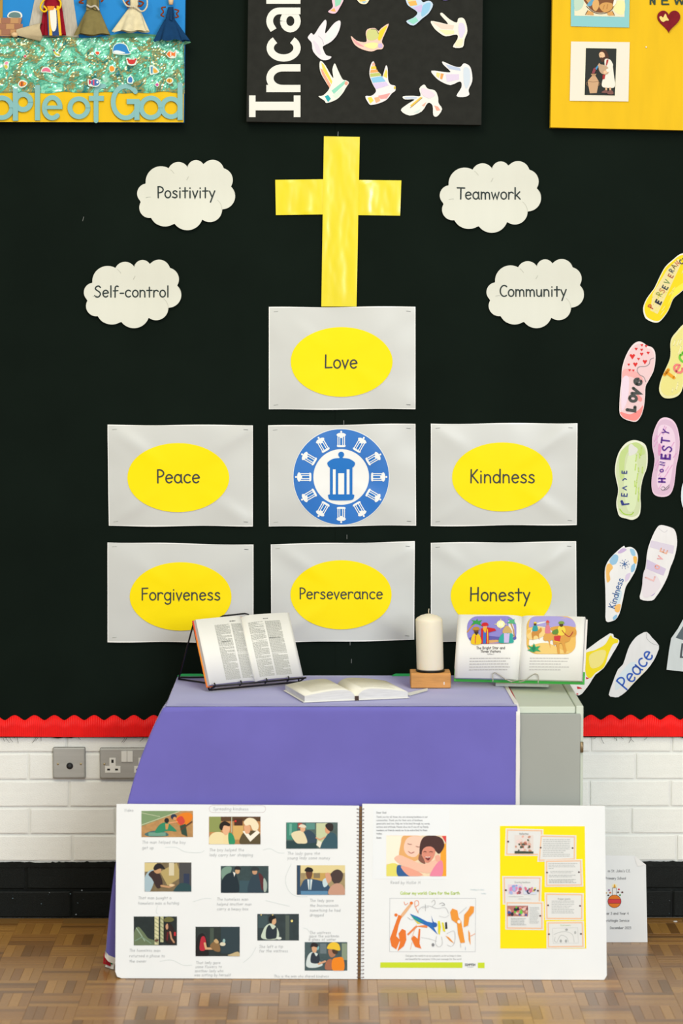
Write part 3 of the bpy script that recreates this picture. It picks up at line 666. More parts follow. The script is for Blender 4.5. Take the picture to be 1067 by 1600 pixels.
picture_card([218, -240, 665, -236, 658, 210, 216, 200], '#85c4c9', [
    ('#e4e0c4', 'p', [242, -210, 628, -208, 622, 130, 243, 120]), ('#b9d3c0', 's', [245, -20, 310, 0, 300, 60, 248, 80]), ('#f0e6a8', 's', [540, 20, 620, 10, 615, 110, 550, 90]),
    ('#7a4a26', 's', [310, -20, 340, 40, 385, 85, 450, 98, 520, 75, 555, 10, 500, -60, 380, -60]), ('#c99a5c', 's', [330, -10, 370, 40, 420, 20, 400, -40]), ('#5f9fc0', 's', [338, 40, 370, 45, 398, -10, 370, 0]),
    ('#d9a866', 's', [385, 10, 420, 0, 430, 45, 405, 85, 380, 60]), ('#cf9a54', 's', [430, 50, 470, 20, 530, 30, 525, 75, 470, 95]), ('#a66d33', 'c', 4, [470, 40, 460, 70]), ('#a66d33', 'c', 4, [495, 35, 488, 68]), ('#5a3216', 'c', 5, [335, 50, 385, 92, 450, 105, 520, 80, 550, 20]),
    ('#d6a05a', 'p', [345, 80, 385, 95, 390, 116, 330, 112]), ('#d6a05a', 'p', [490, 98, 530, 85, 548, 118, 498, 118]), ('#5a3216', 'l', 4, [345, 80, 326, 112]), ('#5a3216', 'l', 4, [530, 85, 546, 118]), ('#f4efe0', 's', [545, -10, 560, -20, 560, 20, 535, 50])], 'picture_card', label='pale blue card with a basket of bread')
M_HEART = mat('dark_red_felt', '#7d1522', .8, .2, .1, 80)
hp = []
for i in range(48):
    t = 2*math.pi*i/48; hx = 16*math.sin(t)**3; hy = 13*math.cos(t)-5*math.cos(2*t)-2*math.cos(3*t)-math.cos(4*t); hp.append((958+hx*5.4, 152-hy*5.9))
ho = thick('heart', can3, k3, [hp], .0005, .006, M_HEART); ho['label'] = 'dark red heart'
art('gold_dove', ho, k3, [('#e8d27a', 's', [886, 132, 900, 124, 914, 134, 930, 106, 940, 120, 944, 132, 958, 156, 935, 158, 916, 168, 898, 158])], z0=.0066)
M_DARKL = mat('dark_green_letters', '#2e4438', .7)
for x, pl in ((820, [[(0, 0), (0, 62)], [(0, 62), (32, 0)], [(32, 0), (32, 62)]]), (908, [[(0, 0), (0, 62)], [(0, 3), (54, 3)], [(0, 32), (44, 32)], [(0, 60), (54, 60)]]), (1000, [[(0, 62), (18, 0)], [(18, 0), (38, 50)], [(38, 50), (58, 0)], [(58, 0), (78, 62)]])):
    thick('letter', can3, k3, [p for q in pl for p in band([(x+a, 36-b_) for a, b_ in q], 12, cap=False)], .0005, .003, M_DARKL)
b = MB(); X, Y = k3.pt(787, 358); b.lathe([(.0005, 0), (.0022, .001), (.0022, .004), (.0008, .0052)], mat('white_pin', '#f2f2f2', .4), 12, (X, Y)); b.build('pin_head', can3, True)

# ---- felt collage canvas
M_BLUEC = mat('blue_painted_canvas', '#1d84cf', .7, .25, .06, 6, bump=.1, bscale=400, bdist=.0008)
can1, pm1 = canvas([(-300, -230), (292, -228), (287, 191), (-300, 188)], .055, .037, M_BLUEC, 'blue and yellow collage canvas with fabric dolls above a shiny sea', 'collage')
k1 = pm1.crop(0, 0, 3.557)
thick('yellow_band', can1, k1, [[(-1067, 480), (1022, 480), (1020, 680), (-1067, 676)]], .0003, .0009, M_YCAN)
thick('green_ground', can1, k1, [smooth([(560, 215), (620, 195), (700, 185), (800, 188), (900, 196), (1022, 205), (1022, 250), (560, 250)], 3)], .0005, .002, mat('green_felt', '#5c9270', .9, .1))
# crinkled foil
def foil_mat():
    m = bpy.data.materials.new('iridescent_film'); m.use_nodes = True; nt = m.node_tree; b = nt.nodes['Principled BSDF']; N = nt.nodes.new; L = nt.links.new
    tc = N('ShaderNodeTexCoord'); n = N('ShaderNodeTexNoise'); n.inputs['Scale'].default_value = 13; n.inputs['Detail'].default_value = 5; n.inputs['Roughness'].default_value = .7; n.inputs['Distortion'].default_value = 2.2
    L(tc.outputs['Object'], n.inputs[0]); r = N('ShaderNodeValToRGB'); el = r.color_ramp.elements
    el[0].position = .3; el[0].color = (*hexc('#1f5a6c'), 1); el[1].position = .72; el[1].color = (*hexc('#d8fff0'), 1)
    for p, h in ((.38, '#2f9488'), (.44, '#b39c50'), (.49, '#3fb09a'), (.56, '#8be8c8')): e = el.new(p); e.color = (*hexc(h), 1)
    L(n.outputs[0], r.inputs[0]); L(r.outputs[0], b.inputs['Base Color']); b.inputs['Metallic'].default_value = .25; b.inputs['Roughness'].default_value = .2; b.inputs['Coat Weight'].default_value = .6
    return m
b = MB(); q0 = k1.pt(-1067, 205); q1 = k1.pt(1026, 515); rnd = random.Random(3); M_FOIL = foil_mat()
def ff_(u, v):
    x = q0[0]+(q1[0]-q0[0])*u; y = q1[1]+(q0[1]-q1[1])*v; e = 1 if 0 < u < 1 and 0 < v < 1 else .2
    y += .006*noise.noise((x*18, v*3, 2)) if v in (0, 1) else 0
    f_ = e*min(1, .12+v*3); return (x, y, .003+.012*f_*(.6+.9*noise.noise((x*26, y*26, 1)))+.0035*f_*rnd.random())
b.grid(ff_, 240, 40, M_FOIL); b.build('sea_film', can1)
# sea stickers
def sticker(shapes, halo): return art('sea_sticker', can1, k1, [('#d3e4da', 's', halo)]+shapes, z0=.021, dz=.0003)
sticker([('#1f80c8', 's', [632, 290, 640, 258, 668, 246, 700, 255, 716, 285, 724, 300, 690, 302, 650, 298]), ('#dfe9ee', 's', [634, 288, 660, 284, 700, 298, 650, 300])], [628, 292, 636, 255, 668, 240, 704, 250, 722, 285, 728, 304, 690, 308, 640, 304])
sticker([('#c6302e', 's', [714, 340, 735, 334, 756, 340, 748, 358, 722, 358]), ('#c6302e', 'e', 714, 334, 6, 6), ('#c6302e', 'e', 756, 334, 6, 6)], [706, 330, 720, 324, 735, 330, 752, 324, 764, 332, 756, 364, 714, 364])
sticker([('#e8752a', 's', [930, 305, 945, 290, 968, 298, 976, 288, 974, 318, 962, 312, 945, 320]), ('#f2e6d8', 'r', 948, 294, 954, 316)], [926, 305, 944, 284, 966, 292, 982, 282, 980, 322, 945, 326])
sticker([('#3c6fae', 's', [506, 460, 526, 444, 548, 450, 556, 464, 544, 478, 520, 478]), ('#c8304a', 's', [498, 446, 510, 458, 500, 474]), ('#d9486a', 'p', [520, 446, 528, 446, 528, 478, 520, 476]), ('#f2f2f0', 'e', 545, 460, 6, 6)], [492, 442, 510, 448, 530, 438, 554, 446, 562, 464, 546, 484, 515, 484, 494, 478])
sticker([('#3a78c0', 's', [716, 458, 716, 440, 728, 430, 738, 440, 736, 460, 724, 462])], [710, 462, 710, 436, 728, 424, 744, 438, 742, 466, 724, 468])
sticker([('#dd6f8e', 's', [238, 400, 246, 384, 266, 380, 282, 392, 284, 404, 260, 400])], [232, 404, 242, 378, 268, 374, 288, 390, 290, 410, 262, 406])
sticker([('#c9c23a', 'c', 9, [304, 286, 312, 300, 320, 306, 334, 310]), ('#8a3a5a', 'e', 304, 284, 5, 6)], [298, 280, 306, 274, 320, 296, 340, 304, 338, 318, 312, 316])
sticker([('#e8942a', 's', [612, 378, 624, 370, 638, 380, 636, 396, 618, 400])], [608, 376, 624, 366, 642, 378, 640, 400, 616, 404])
sticker([('#d8702a', 's', [110, 470, 122, 454, 140, 458, 152, 466, 140, 480, 120, 484]), ('#3a2a20', 'r', 124, 458, 129, 482), ('#e8b23a', 'e', 142, 468, 6, 7)], [104, 470, 120, 448, 142, 450, 158, 466, 142, 486, 118, 490])
sticker([('#e2502a', 's', [534, 296, 546, 290, 556, 298, 546, 308])], [530, 296, 546, 286, 560, 298, 546, 312])
sticker([('#4a8fb8', 'p', [840, 376, 852, 372, 850, 412, 842, 410]), ('#e0a93a', 's', [856, 380, 880, 402, 858, 408])], [834, 370, 858, 368, 888, 402, 858, 416, 836, 416])
sticker([('#e0a22a', 's', [928, 452, 940, 440, 956, 444, 958, 456, 944, 464]), ('#5a3a20', 'r', 940, 442, 944, 462)], [924, 452, 938, 434, 962, 440, 964, 458, 944, 470])
sticker([('#c8489a', 's', [866, 474, 876, 466, 884, 472, 878, 482])], [862, 474, 876, 462, 888, 472, 878, 486])
sticker([('#e58fb0', 's', [32, 354, 42, 346, 50, 352, 40, 364]), ('#c8c04a', 's', [28, 370, 40, 364, 48, 376, 38, 386])], [24, 360, 40, 342, 54, 350, 52, 382, 38, 390])
sticker([('#d0485a', 'e', 144, 316, 7, 7)], [134, 316, 144, 306, 154, 316, 144, 326])
# letters "ople of God"
def ring(cx, cy, r, w_): return band(arc(cx, cy, r, r, 0, 360, 36)[:-1], w_, True)
M_LTB = mat('pale_blue_letters', '#7fb4b6', .6, .3)
BW = 26
LET = [ring(12, 600, 55, BW), ring(130, 568, 42, BW+2)+[[(74, 492), (102, 492), (102, 672), (74, 672)]], [[(196, 474), (224, 474), (224, 670), (196, 670)]],
       band(arc(292, 600, 44, 57, -10, -310, 30), BW)+[[(250, 588), (348, 588), (348, 608), (250, 608)]], ring(440, 600, 50, BW),
       band([(535, 672), (535, 520)]+arc(572, 515, 36, 36, 180, 280, 10), BW)+[[(496, 534), (578, 534), (578, 562), (496, 562)]],
       band(arc(700, 568, 70, 88, -40, -360, 34), BW)+[[(706, 552), (776, 552), (776, 580), (706, 580)], [(748, 560), (776, 560), (776, 668), (748, 668)]],
       ring(840, 600, 54, BW), ring(952, 600, 50, BW)+[[(988, 462), (1016, 462), (1016, 668), (988, 668)]]]
for L in LET: thick('letter', can1, k1, L, .0008, .0085, M_LTB)
# fabric dolls (skirts are real folded cones standing off the canvas)
def cloth_mat(n, hx): return mat(n, hx, .9, .15, .08, 60, bump=.2, bscale=300, bdist=.001)
def skirt(name, parent, top, hem, seed, mt, folds=7, depth=.5):
    """top / hem: pixel (crop) ellipse centre x,y, half width; a fluted cone"""
    b = MB(); tx, ty, tw = top; hx_, hy, hw = hem; n = 72; rows = 14
    def fn(u, v):
        a = 2*math.pi*u; w_ = tw+(hw-tw)*(v**.85); fl = 1+.16*v*math.sin(folds*a+seed)+.06*v*math.sin(3*a+seed*2)
        x = tx+(hx_-tx)*v+w_*fl*math.cos(a); y = ty+(hy-ty)*v-8*v*math.sin(a)*0+10*v*math.sin(folds*a+seed+1)*.5
        X, Y = k1.pt(x, y); wz = w_/3.557/545*depth*fl
        return (X, Y, .006+wz+wz*math.sin(a)*.95)
    b.grid(fn, n, rows, mt, wrap=True); o = b.build(name, parent, True); return o
def limb(name, parent, pts, r, mt, z=.03):
    b = MB(); b.tube([(*k1.pt(x, y), z+dz) for x, y, dz in pts], r, mt, 8); return b.build(name, parent, True)
def cpath(l, dz=0): return [(x, y, dz) for x, y in smooth(pairs(l), 5, False)]
M_PIPE = mat('brown_pipe_cleaner', '#7a3a1c', 1, .1, .2, 200); M_WOOD_H = mat('pale_wooden_peg', '#dcb98c', .6, .3)
def doll(label): 
    o = bpy.data.objects.new('fabric_doll', None); COL.objects.link(o); o.parent = can1; o['label'] = label; o.empty_display_size = .01; return o
# navy doll
d = doll('doll in a navy blue dress'); m_ = cloth_mat('navy_cloth', '#123a63')
skirt('skirt', d, (945, 110, 26), (952, 232, 92), 1, m_); skirt('bodice', d, (950, 42, 14), (945, 118, 26), 2, m_, 5, .7)
limb('arm', d, cpath([925, 46, 902, 50, 912, 72, 898, 90, 916, 98]), .0022, M_PIPE); limb('arm', d, cpath([972, 58, 996, 66, 984, 82, 994, 98, 976, 104]), .0022, M_PIPE)
limb('head', d, [(952, 30, 0), (952, 5, 0), (952, -10, 0)], [.006, .0075, .004], M_WOOD_H, .02)
# cream doll
d = doll('doll in a cream muslin dress'); m_ = cloth_mat('cream_muslin', '#d8cdaa')
skirt('skirt', d, (748, 40, 22), (728, 180, 96), 4, m_, 6); skirt('bodice', d, (748, -30, 26), (748, 48, 24), 5, m_, 4, .7)
limb('arm', d, cpath([722, 10, 706, 22, 720, 36, 712, 48]), .0025, M_PIPE); limb('arm', d, cpath([775, 12, 800, 22, 786, 40, 770, 38]), .0025, M_PIPE)
limb('rope', d, cpath([690, -10, 690, 10, 712, 40, 750, 44, 795, 70, 822, 40, 820, -15]), .0022, mat('cord', '#cfc6ae', .9, .1, .15, 300), .034)
limb('head', d, [(748, -40, 0), (748, -70, 0), (748, -90, 0)], [.006, .0085, .004], M_WOOD_H, .02)
# olive doll
d = doll('doll in an olive green dress'); m_ = cloth_mat('olive_cloth', '#7d7247')
skirt('skirt', d, (520, 50, 30), (512, 198, 90), 7, m_, 4); skirt('bodice', d, (520, -35, 34), (520, 58, 32), 3, m_, 4, .7)
limb('belt', d, cpath([488, 34, 510, 46, 535, 40, 556, 64]), .0028, mat('silver_cord', '#b9b2a2', .6, .4), .034)
limb('arm', d, cpath([488, -12, 462, 8, 446, 20, 470, 24]), .0028, M_PIPE); limb('arm', d, cpath([556, -8, 576, 4, 566, 16]), .0028, M_PIPE)
limb('head', d, [(520, -45, 0), (520, -75, 0), (520, -95, 0)], [.006, .0085, .004], M_WOOD_H, .02)
# king
d = doll('doll in a crimson cape with yellow trim'); m_ = cloth_mat('crimson_cloth', '#8d1426')
skirt('cape', d, (296, -30, 40), (300, 196, 64), 2, m_, 8, .35)
art('robe', d, k1, [('#1d3f7a', 'p', [268, 60, 330, 60, 338, 204, 276, 204]), ('#e3b41e', 'p', [276, 60, 290, 60, 298, 204, 282, 204]), ('#e3b41e', 'p', [322, 40, 336, 40, 350, 204, 336, 204]), ('#e5e2da', 's', [284, 60, 300, 54, 318, 60, 322, 150, 308, 182, 292, 160])], z0=.036, dz=.0008)
limb('trim', d, cpath([268, -10, 240, 24, 232, 52, 250, 72, 268, 62, 250, 40]), .0026, mat('yellow_cord', '#e9c416', .8, .2), .036); limb('trim', d, cpath([322, -10, 344, 20, 340, 50, 316, 60, 290, 44]), .0026, mat('yellow_cord', '#e9c416', .8, .2), .036)
art('collar', d, k1, [('#df8a1e', 'p', [270, 42, 312, 42, 306, 62, 276, 66])], z0=.04)
# reclining doll
d = doll('small doll lying down in a beige wrap'); m_ = cloth_mat('beige_cloth', '#c3b391')
skirt('wrap', d, (100, 186, 16), (215, 180, 16), 6, m_, 3, .8)
b = MB()
def fw_(u, v):
    a = 2*math.pi*u; x = 96+140*v; r = 14+36*v**.8; X, Y = k1.pt(x+6*math.sin(3*a)*v, 184-4*v+r*math.sin(a)*(1+.1*v*math.sin(5*a))); return (X, Y, .02+.02*v*math.cos(a)+.004)
b.grid(fw_, 40, 12, m_, wrap=True); b.build('blanket', d, True); limb('head', d, [(104, 198, 0), (84, 198, 0), (70, 196, 0)], [.005, .008, .004], M_WOOD_H, .028)
# tower, basket and side pieces
thick('tower', can1, k1, [[(205, -60), (400, -60), (440, 215), (385, 218), (150, 205)]], .0006, .003, mat('grey_felt', '#b9b3a6', .95, .1, .08, 40, stretch=(6, 1, 1)))
bk = thick('woven_basket', can1, k1, [[(-160, 100), (124, 102), (112, 160), (92, 205), (-160, 200)]], .004, .014, mat('tan_card', '#a97c5e', .8))
for j, (y0, y1) in enumerate(((102, 134), (136, 166), (168, 198))):
    for i in range(3):
        x0 = -20+i*48+(j % 2)*24-14; thick('basket_weave', bk, k1, [[(x0, y0), (x0+44, y0), (x0+44, y1-2), (x0, y1-2)]], .014, .0155, mat('weave_%d' % ((i+j) % 2), ('#b98d60', '#9b6b55')[(i+j) % 2], .8))
art('cut_out', can1, k1, [('#dfe3df', 's', [46, 98, 50, 72, 80, 62, 116, 70, 120, 98]), ('#5f7f80', 's', [52, 96, 56, 76, 82, 68, 110, 76, 112, 98])], z0=.004)
thick('pole', can1, k1, [[(0, -60), (16, -60), (16, 102), (0, 102)]], .002, .008, mat('bamboo', '#a8863c', .7))

# ================================================================== PAPER FOOTPRINTS ON THE RIGHT
def footprint(name, crop, pts, base, label, shapes, words=None, sm=3, cat='paper footprint', D=.017, seed=0):
    cp = pairs(pts); ox, oy, sc = crop
    cx = ox+sum(p[0] for p in cp)/len(cp)/sc; cy = oy+sum(p[1] for p in cp)/len(cp)/sc
    M = wallM(cx, cy, D); pm = PM(M, crop); root = thing(name, M, label, cat, 'paper footprints on the display board' if cat == 'paper footprint' else None)
    q = smooth([pm.pt(*p) for p in cp], sm) if sm > 1 else [pm.pt(*p) for p in cp]
    ar = sum(q[i][0]*q[(i+1) % len(q)][1]-q[(i+1) % len(q)][0]*q[i][1] for i in range(len(q)))
    if ar < 0: q = q[::-1]
    h = lambda x, y: .0035+.018*math.sin(seed*2.1)*x+.018*math.cos(seed*1.3)*y
    b = MB(); b.slab(q, 0, .0005, mat('paper_'+base.strip('#'), base, .75, .25, .03, 40, stretch=(1, .2, 1)), M_PAPER, h=h); b.build('sheet', root)
    st_ = [s for s in shapes if s[1] == 'l' and cat == 'paper footprint']; pa_ = [s for s in shapes if s not in st_]
    for i, s in enumerate(pa_): art('colour_patch', root, pm, [s], z0=.0008+.00006*i, h=h)
    if st_: art('crayon_strokes', root, pm, st_, z0=.0008+.00006*len(pa_), dz=.00003, h=h)['kind'] = 'stuff'
    if words: art('lettering', root, pm, words, z0=.0012+.00006*len(shapes), dz=.00004, h=h)
    return root
def inset(pts, f):
    p = pairs(pts); cx = sum(a for a, _ in p)/len(p); cy = sum(b for _, b in p)/len(p); return [v for a, b in p for v in (cx+(a-cx)*f, cy+(b-cy)*f)]
def inside(x, y, poly):
    c = False; n = len(poly)
    for i in range(n):
        (x1, y1), (x2, y2) = poly[i], poly[i-1]
        if (y1 > y) != (y2 > y) and x < (x2-x1)*(y-y1)/(y2-y1)+x1: c = not c
    return c
def crayon(col, x0, y0, x1, y1, n, wd, seed, ang=70):
    rnd = random.Random(seed); out = []; poly = pairs(inset(p, .9))
    for i in range(n):
        x = rnd.uniform(x0, x1); y = rnd.uniform(y0, y1); L = rnd.uniform(.12, .3)*(y1-y0); a = R(ang+rnd.uniform(-8, 8))
        e = (x+L*math.cos(a)*.5, y-L*math.sin(a)*.5)
        if inside(x, y, poly) and inside(*e, poly): out.append((col, 'l', wd, [x, y, *e]))
    return out
C7 = (937, 380, 5.333); C8 = (917, 640, 4.706); C6 = (880, 940, 5.706)
p = [665, 92, 610, 135, 545, 195, 500, 275, 455, 370, 425, 412, 385, 470, 360, 540, 372, 610, 400, 640, 450, 660, 495, 655, 545, 600, 580, 540, 610, 465, 660, 420, 720, 370, 790, 330, 830, 250, 830, 160, 780, 100, 720, 82]
footprint('paper_footprint', C7, p, '#f0efe0', 'bright yellow paper footprint reading Perseverance', [('#efd80f', 's', inset(p, .95))]+crayon('#f2e77c', 430, 250, 760, 620, 36, 7, 1, 60)+[('#e9dca0', 'p', [420, 560, 440, 420, 560, 220, 650, 130, 680, 160, 570, 400, 480, 590]), ('#f4e94a', 'p', [560, 520, 620, 380, 690, 330, 720, 360, 610, 450])],
    [('#c9603a', 't', 'P', 438, 548, 44, 9, dict(rot=62)), ('#2a2f44', 't', 'E', 500, 512, 44, 13, dict(rot=62)), ('#9aa24a', 't', 'R', 506, 446, 44, 7, dict(rot=62)), ('#c98a5a', 't', 'S', 530, 418, 44, 7, dict(rot=62)), ('#3a4550', 't', 'E', 555, 390, 44, 9, dict(rot=62)), ('#5a8a4a', 't', 'V', 572, 345, 44, 6, dict(rot=62)), ('#a8543a', 't', 'E', 600, 292, 40, 7, dict(rot=60)), ('#4a5560', 't', 'R', 606, 250, 40, 6, dict(rot=58)), ('#7a6a3a', 't', 'A', 622, 216, 40, 6, dict(rot=55)), ('#c95a4a', 't', 'N', 646, 188, 36, 6, dict(rot=45)), ('#2a2f44', 't', 'C', 676, 178, 36, 7, dict(rot=35)), ('#2a2f44', 't', 'E', 704, 160, 36, 7, dict(rot=30))], seed=1)
p = [325, 818, 365, 832, 395, 855, 430, 865, 455, 895, 464, 950, 455, 1030, 440, 1080, 405, 1145, 380, 1195, 376, 1270, 368, 1350, 350, 1420, 325, 1465, 295, 1487, 240, 1478, 190, 1455, 163, 1415, 162, 1330, 168, 1240, 178, 1150, 182, 1060, 200, 980, 235, 900, 280, 840]
footprint('paper_footprint', C7, p, '#f2e2e4', 'pink paper footprint with red hearts reading Love', [('#ecccd0', 's', inset(p, .94)), ('#f28f8c', 's', [170, 1405, 250, 1425, 320, 1390, 360, 1350, 345, 1420, 320, 1460, 290, 1478, 240, 1470, 190, 1448]), ('#f0b0b0', 's', [190, 1060, 260, 1050, 340, 1100, 360, 1160, 300, 1130, 240, 1110, 195, 1140]), ('#eed9ea', 's', [185, 1140, 240, 1120, 230, 1300, 180, 1390]), ('#ee9a98', 's', [310, 1260, 350, 1290, 340, 1320, 310, 1300])]
    + [('#dd2a26', 'p', [x-s, y-s*.5, x-s*.5, y-s, x, y-s*.55, x+s*.5, y-s, x+s, y-s*.5, x, y+s]) for x, y, s in ((270, 945, 24), (295, 1012, 20), (375, 990, 20), (302, 882, 13), (348, 925, 15), (350, 850, 12), (385, 858, 12), (402, 915, 13), (322, 965, 12), (240, 1012, 11), (247, 1058, 11), (278, 1060, 10), (348, 888, 12))] + [('#8d8a8c', 'c', 5, [448, 955, 420, 970, 410, 1005, 380, 1025, 325, 1030, 310, 1060, 330, 1095, 365, 1115, 382, 1155])],
    [('#474b49', 't', 'L', 290, 1400, 66, 26, dict(rot=83)), ('#474b49', 't', 'o', 298, 1325, 92, 24, dict(rot=80)), ('#474b49', 't', 'v', 322, 1270, 100, 24, dict(rot=72)), ('#474b49', 't', 'e', 330, 1190, 90, 22, dict(rot=65))], seed=2)
p = [690, 680, 640, 735, 600, 785, 586, 840, 588, 910, 580, 970, 545, 1050, 510, 1130, 492, 1210, 505, 1260, 540, 1290, 600, 1290, 650, 1270, 680, 1230, 700, 1170, 740, 1110, 790, 1020, 820, 920, 830, 810, 800, 710, 745, 665]
footprint('paper_footprint', C7, p, '#e9e6b0', 'pale yellow paper footprint with orange, pink and green lettering', [('#e7e08c', 's', inset(p, .92))]+crayon('#efe9b0', 540, 760, 780, 1240, 30, 10, 4, 75),
    [('#eea41c', 't', 'T', 602, 1140, 78, 26, dict(rot=55)), ('#ee7f7a', 't', 'e', 660, 1096, 120, 18, dict(rot=52)), ('#74c83e', 't', 'a', 705, 1006, 120, 18, dict(rot=50))], seed=3)
p = [330, 225, 375, 228, 420, 250, 440, 290, 445, 360, 438, 430, 415, 490, 398, 560, 392, 640, 395, 710, 382, 780, 335, 810, 285, 800, 240, 785, 222, 740, 215, 680, 228, 600, 222, 550, 206, 470, 210, 390, 235, 310, 280, 250]
footprint('paper_footprint', C8, p, '#e9edd8', 'pale green paper footprint reading Peace', [('#cedbb0', 's', inset(p, .93)), ('#c2d890', 's', [240, 330, 290, 270, 350, 240, 400, 260, 425, 320, 390, 330, 330, 290, 280, 350, 270, 500, 240, 490]), ('#d9e8be', 's', [300, 340, 340, 300, 370, 420, 360, 700, 300, 740, 270, 560]), ('#dfe0dc', 's', [305, 270, 325, 252, 345, 268, 372, 290, 360, 318, 320, 338, 306, 330]), ('#a8d04e', 'c', 8, [240, 730, 270, 765, 320, 772, 340, 755])]+crayon('#c0dc74', 350, 300, 425, 700, 18, 8, 6, 85),
    [('#33408c', 'l', 11, [250, 672, 258, 698, 306, 692]), ('#33408c', 'l', 11, [256, 670, 268, 696]), ('#33408c', 't', 'E', 292, 640, 40, 8, dict(rot=85)), ('#33408c', 'l', 7, [290, 562, 262, 575, 288, 590]), ('#33408c', 'c', 8, [262, 518, 276, 506, 288, 512]), ('#33408c', 't', 'E', 290, 470, 34, 8, dict(rot=88))], seed=4)
p = [565, 57, 610, 65, 645, 95, 668, 150, 680, 230, 675, 320, 655, 420, 650, 470, 640, 550, 620, 610, 585, 638, 530, 640, 490, 620, 474, 570, 475, 500, 488, 430, 496, 360, 480, 280, 480, 200, 500, 130, 530, 75]
footprint('paper_footprint', C8, p, '#eccfe4', 'lilac pink paper footprint reading Honesty', [('#dcbcd6', 's', inset(p, .95)), ('#ecd3e8', 's', [520, 150, 570, 110, 630, 150, 650, 260, 630, 420, 600, 560, 540, 590, 510, 520, 530, 380]), ('#dc9cc6', 's', [525, 250, 545, 270, 540, 330, 522, 330])]+crayon('#dfa0d2', 490, 100, 660, 600, 22, 5, 8, 60),
    [('#5a2a94', 't', 'H', 572, 535, 46, 11, dict(rot=88)), ('#5a2a94', 't', 'o', 560, 460, 40, 7, dict(rot=88)), ('#5a2a94', 't', 'N', 568, 412, 36, 7, dict(rot=80)), ('#5a2a94', 't', 'E', 606, 366, 62, 15, dict(rot=86)), ('#5a2a94', 't', 'S', 616, 312, 66, 10, dict(rot=82)), ('#5a2a94', 't', 'T', 602, 248, 58, 11, dict(rot=84)), ('#5a2a94', 't', 'Y', 596, 184, 48, 8, dict(rot=72)), ('#4a4a50', 'c', 3, [540, 578, 556, 592, 580, 575, 604, 552]), ('#4a4a50', 'c', 3, [556, 592, 585, 585, 604, 566]), ('#4a4a50', 'c', 3, [548, 570, 562, 566, 575, 578])], seed=5)
p = [545, 848, 600, 860, 640, 880, 658, 930, 660, 1000, 640, 1090, 610, 1165, 590, 1230, 550, 1310, 510, 1370, 475, 1403, 390, 1392, 400, 1320, 412, 1240, 430, 1150, 445, 1030, 480, 930, 515, 865]
footprint('paper_footprint', C8, p, '#ecebee', 'white paper footprint with lilac bands and faint pink lettering', [('#dcd4e6', 'p', [470, 960, 640, 1000, 632, 1060, 460, 1010]), ('#d3c6e2', 'p', [440, 1100, 580, 1170, 560, 1220, 434, 1170]), ('#b7a4d4', 's', [428, 1320, 470, 1310, 500, 1345, 470, 1370, 430, 1345]), ('#e6dfe8', 's', [420, 1180, 500, 1210, 540, 1290, 480, 1360, 410, 1370]), ('#c9c8cc', 'c', 2.5, [525, 870, 565, 900, 590, 885])],
    [('#ecc0c0', 't', 'L', 488, 1262, 66, 11, dict(rot=68)), ('#efb0a8', 't', 'o', 524, 1176, 50, 9, dict(rot=68)), ('#ecb0b4', 't', 'v', 545, 1106, 50, 9, dict(rot=68)), ('#efb49c', 't', 'E', 580, 1060, 48, 9, dict(rot=68))], seed=6)
p = [268, 1002, 280, 1015, 315, 1008, 350, 1025, 370, 1060, 372, 1110, 355, 1180, 320, 1245, 285, 1300, 268, 1370, 255, 1430, 240, 1490, 215, 1535, 185, 1553, 138, 1552, 136, 1440, 134, 1320, 130, 1190, 150, 1120, 200, 1060]
kf = footprint('paper_footprint', C8, p, '#ecedef', 'white paper footprint with blue and orange edges reading Kindness', [('#96c4e4', 's', [165, 1110, 200, 1065, 230, 1080, 215, 1130, 180, 1140]), ('#f0bd6a', 's', [140, 1160, 165, 1130, 190, 1160, 165, 1200, 170, 1250, 145, 1265]), ('#c9b4de', 's', [225, 1050, 262, 1018, 290, 1030, 250, 1055]), ('#9ac8e6', 's', [315, 1025, 345, 1030, 355, 1070, 330, 1070]), ('#f2bb5c', 's', [340, 1080, 366, 1085, 362, 1130, 345, 1125]), ('#8fc0e4', 's', [325, 1150, 352, 1130, 350, 1175, 325, 1195]), ('#d9cbe6', 's', [285, 1215, 318, 1200, 305, 1245, 280, 1262]), ('#cfe2ee', 's', [225, 1330, 255, 1340, 240, 1410, 215, 1420]), ('#f2bd6c', 's', [205, 1440, 245, 1430, 235, 1485, 205, 1480]), ('#8cbfe4', 's', [190, 1525, 215, 1505, 218, 1525, 195, 1545])],
    [('#2a5fa0', 't', 'Kindness', 200, 1462, 46, 6, dict(rot=73, wob=.05))], seed=7)
art('star_drawing', kf, PM(kf.matrix_world, C8), [('#2a5fa0', 'l', 5, [275-22*math.cos(R(a)), 1135-22*math.sin(R(a)), 275+22*math.cos(R(a)), 1135+22*math.sin(R(a))]) for a in (20, 80, 140)]+[('#2a5fa0', 'e', 275+33*math.cos(R(a)), 1135+33*math.sin(R(a)), 3, 3) for a in range(0, 360, 40)], z0=.0022, dz=.00004, h=lambda x, y: .0035+.018*math.sin(14.7)*x+.018*math.cos(9.1)*y)['kind'] = 'stuff'
p = [705, 540, 690, 640, 705, 720, 760, 800, 850, 760, 880, 640, 840, 520, 770, 490]
footprint('paper_footprint', C8, p, '#dbe8ee', 'pale blue white paper footprint cut off by the right edge of the photo', [], seed=8)
p = [415, 280, 450, 315, 490, 335, 492, 370, 440, 460, 360, 590, 285, 650, 235, 730, 190, 790, 140, 835, 60, 790, 80, 620, 150, 480, 215, 420]
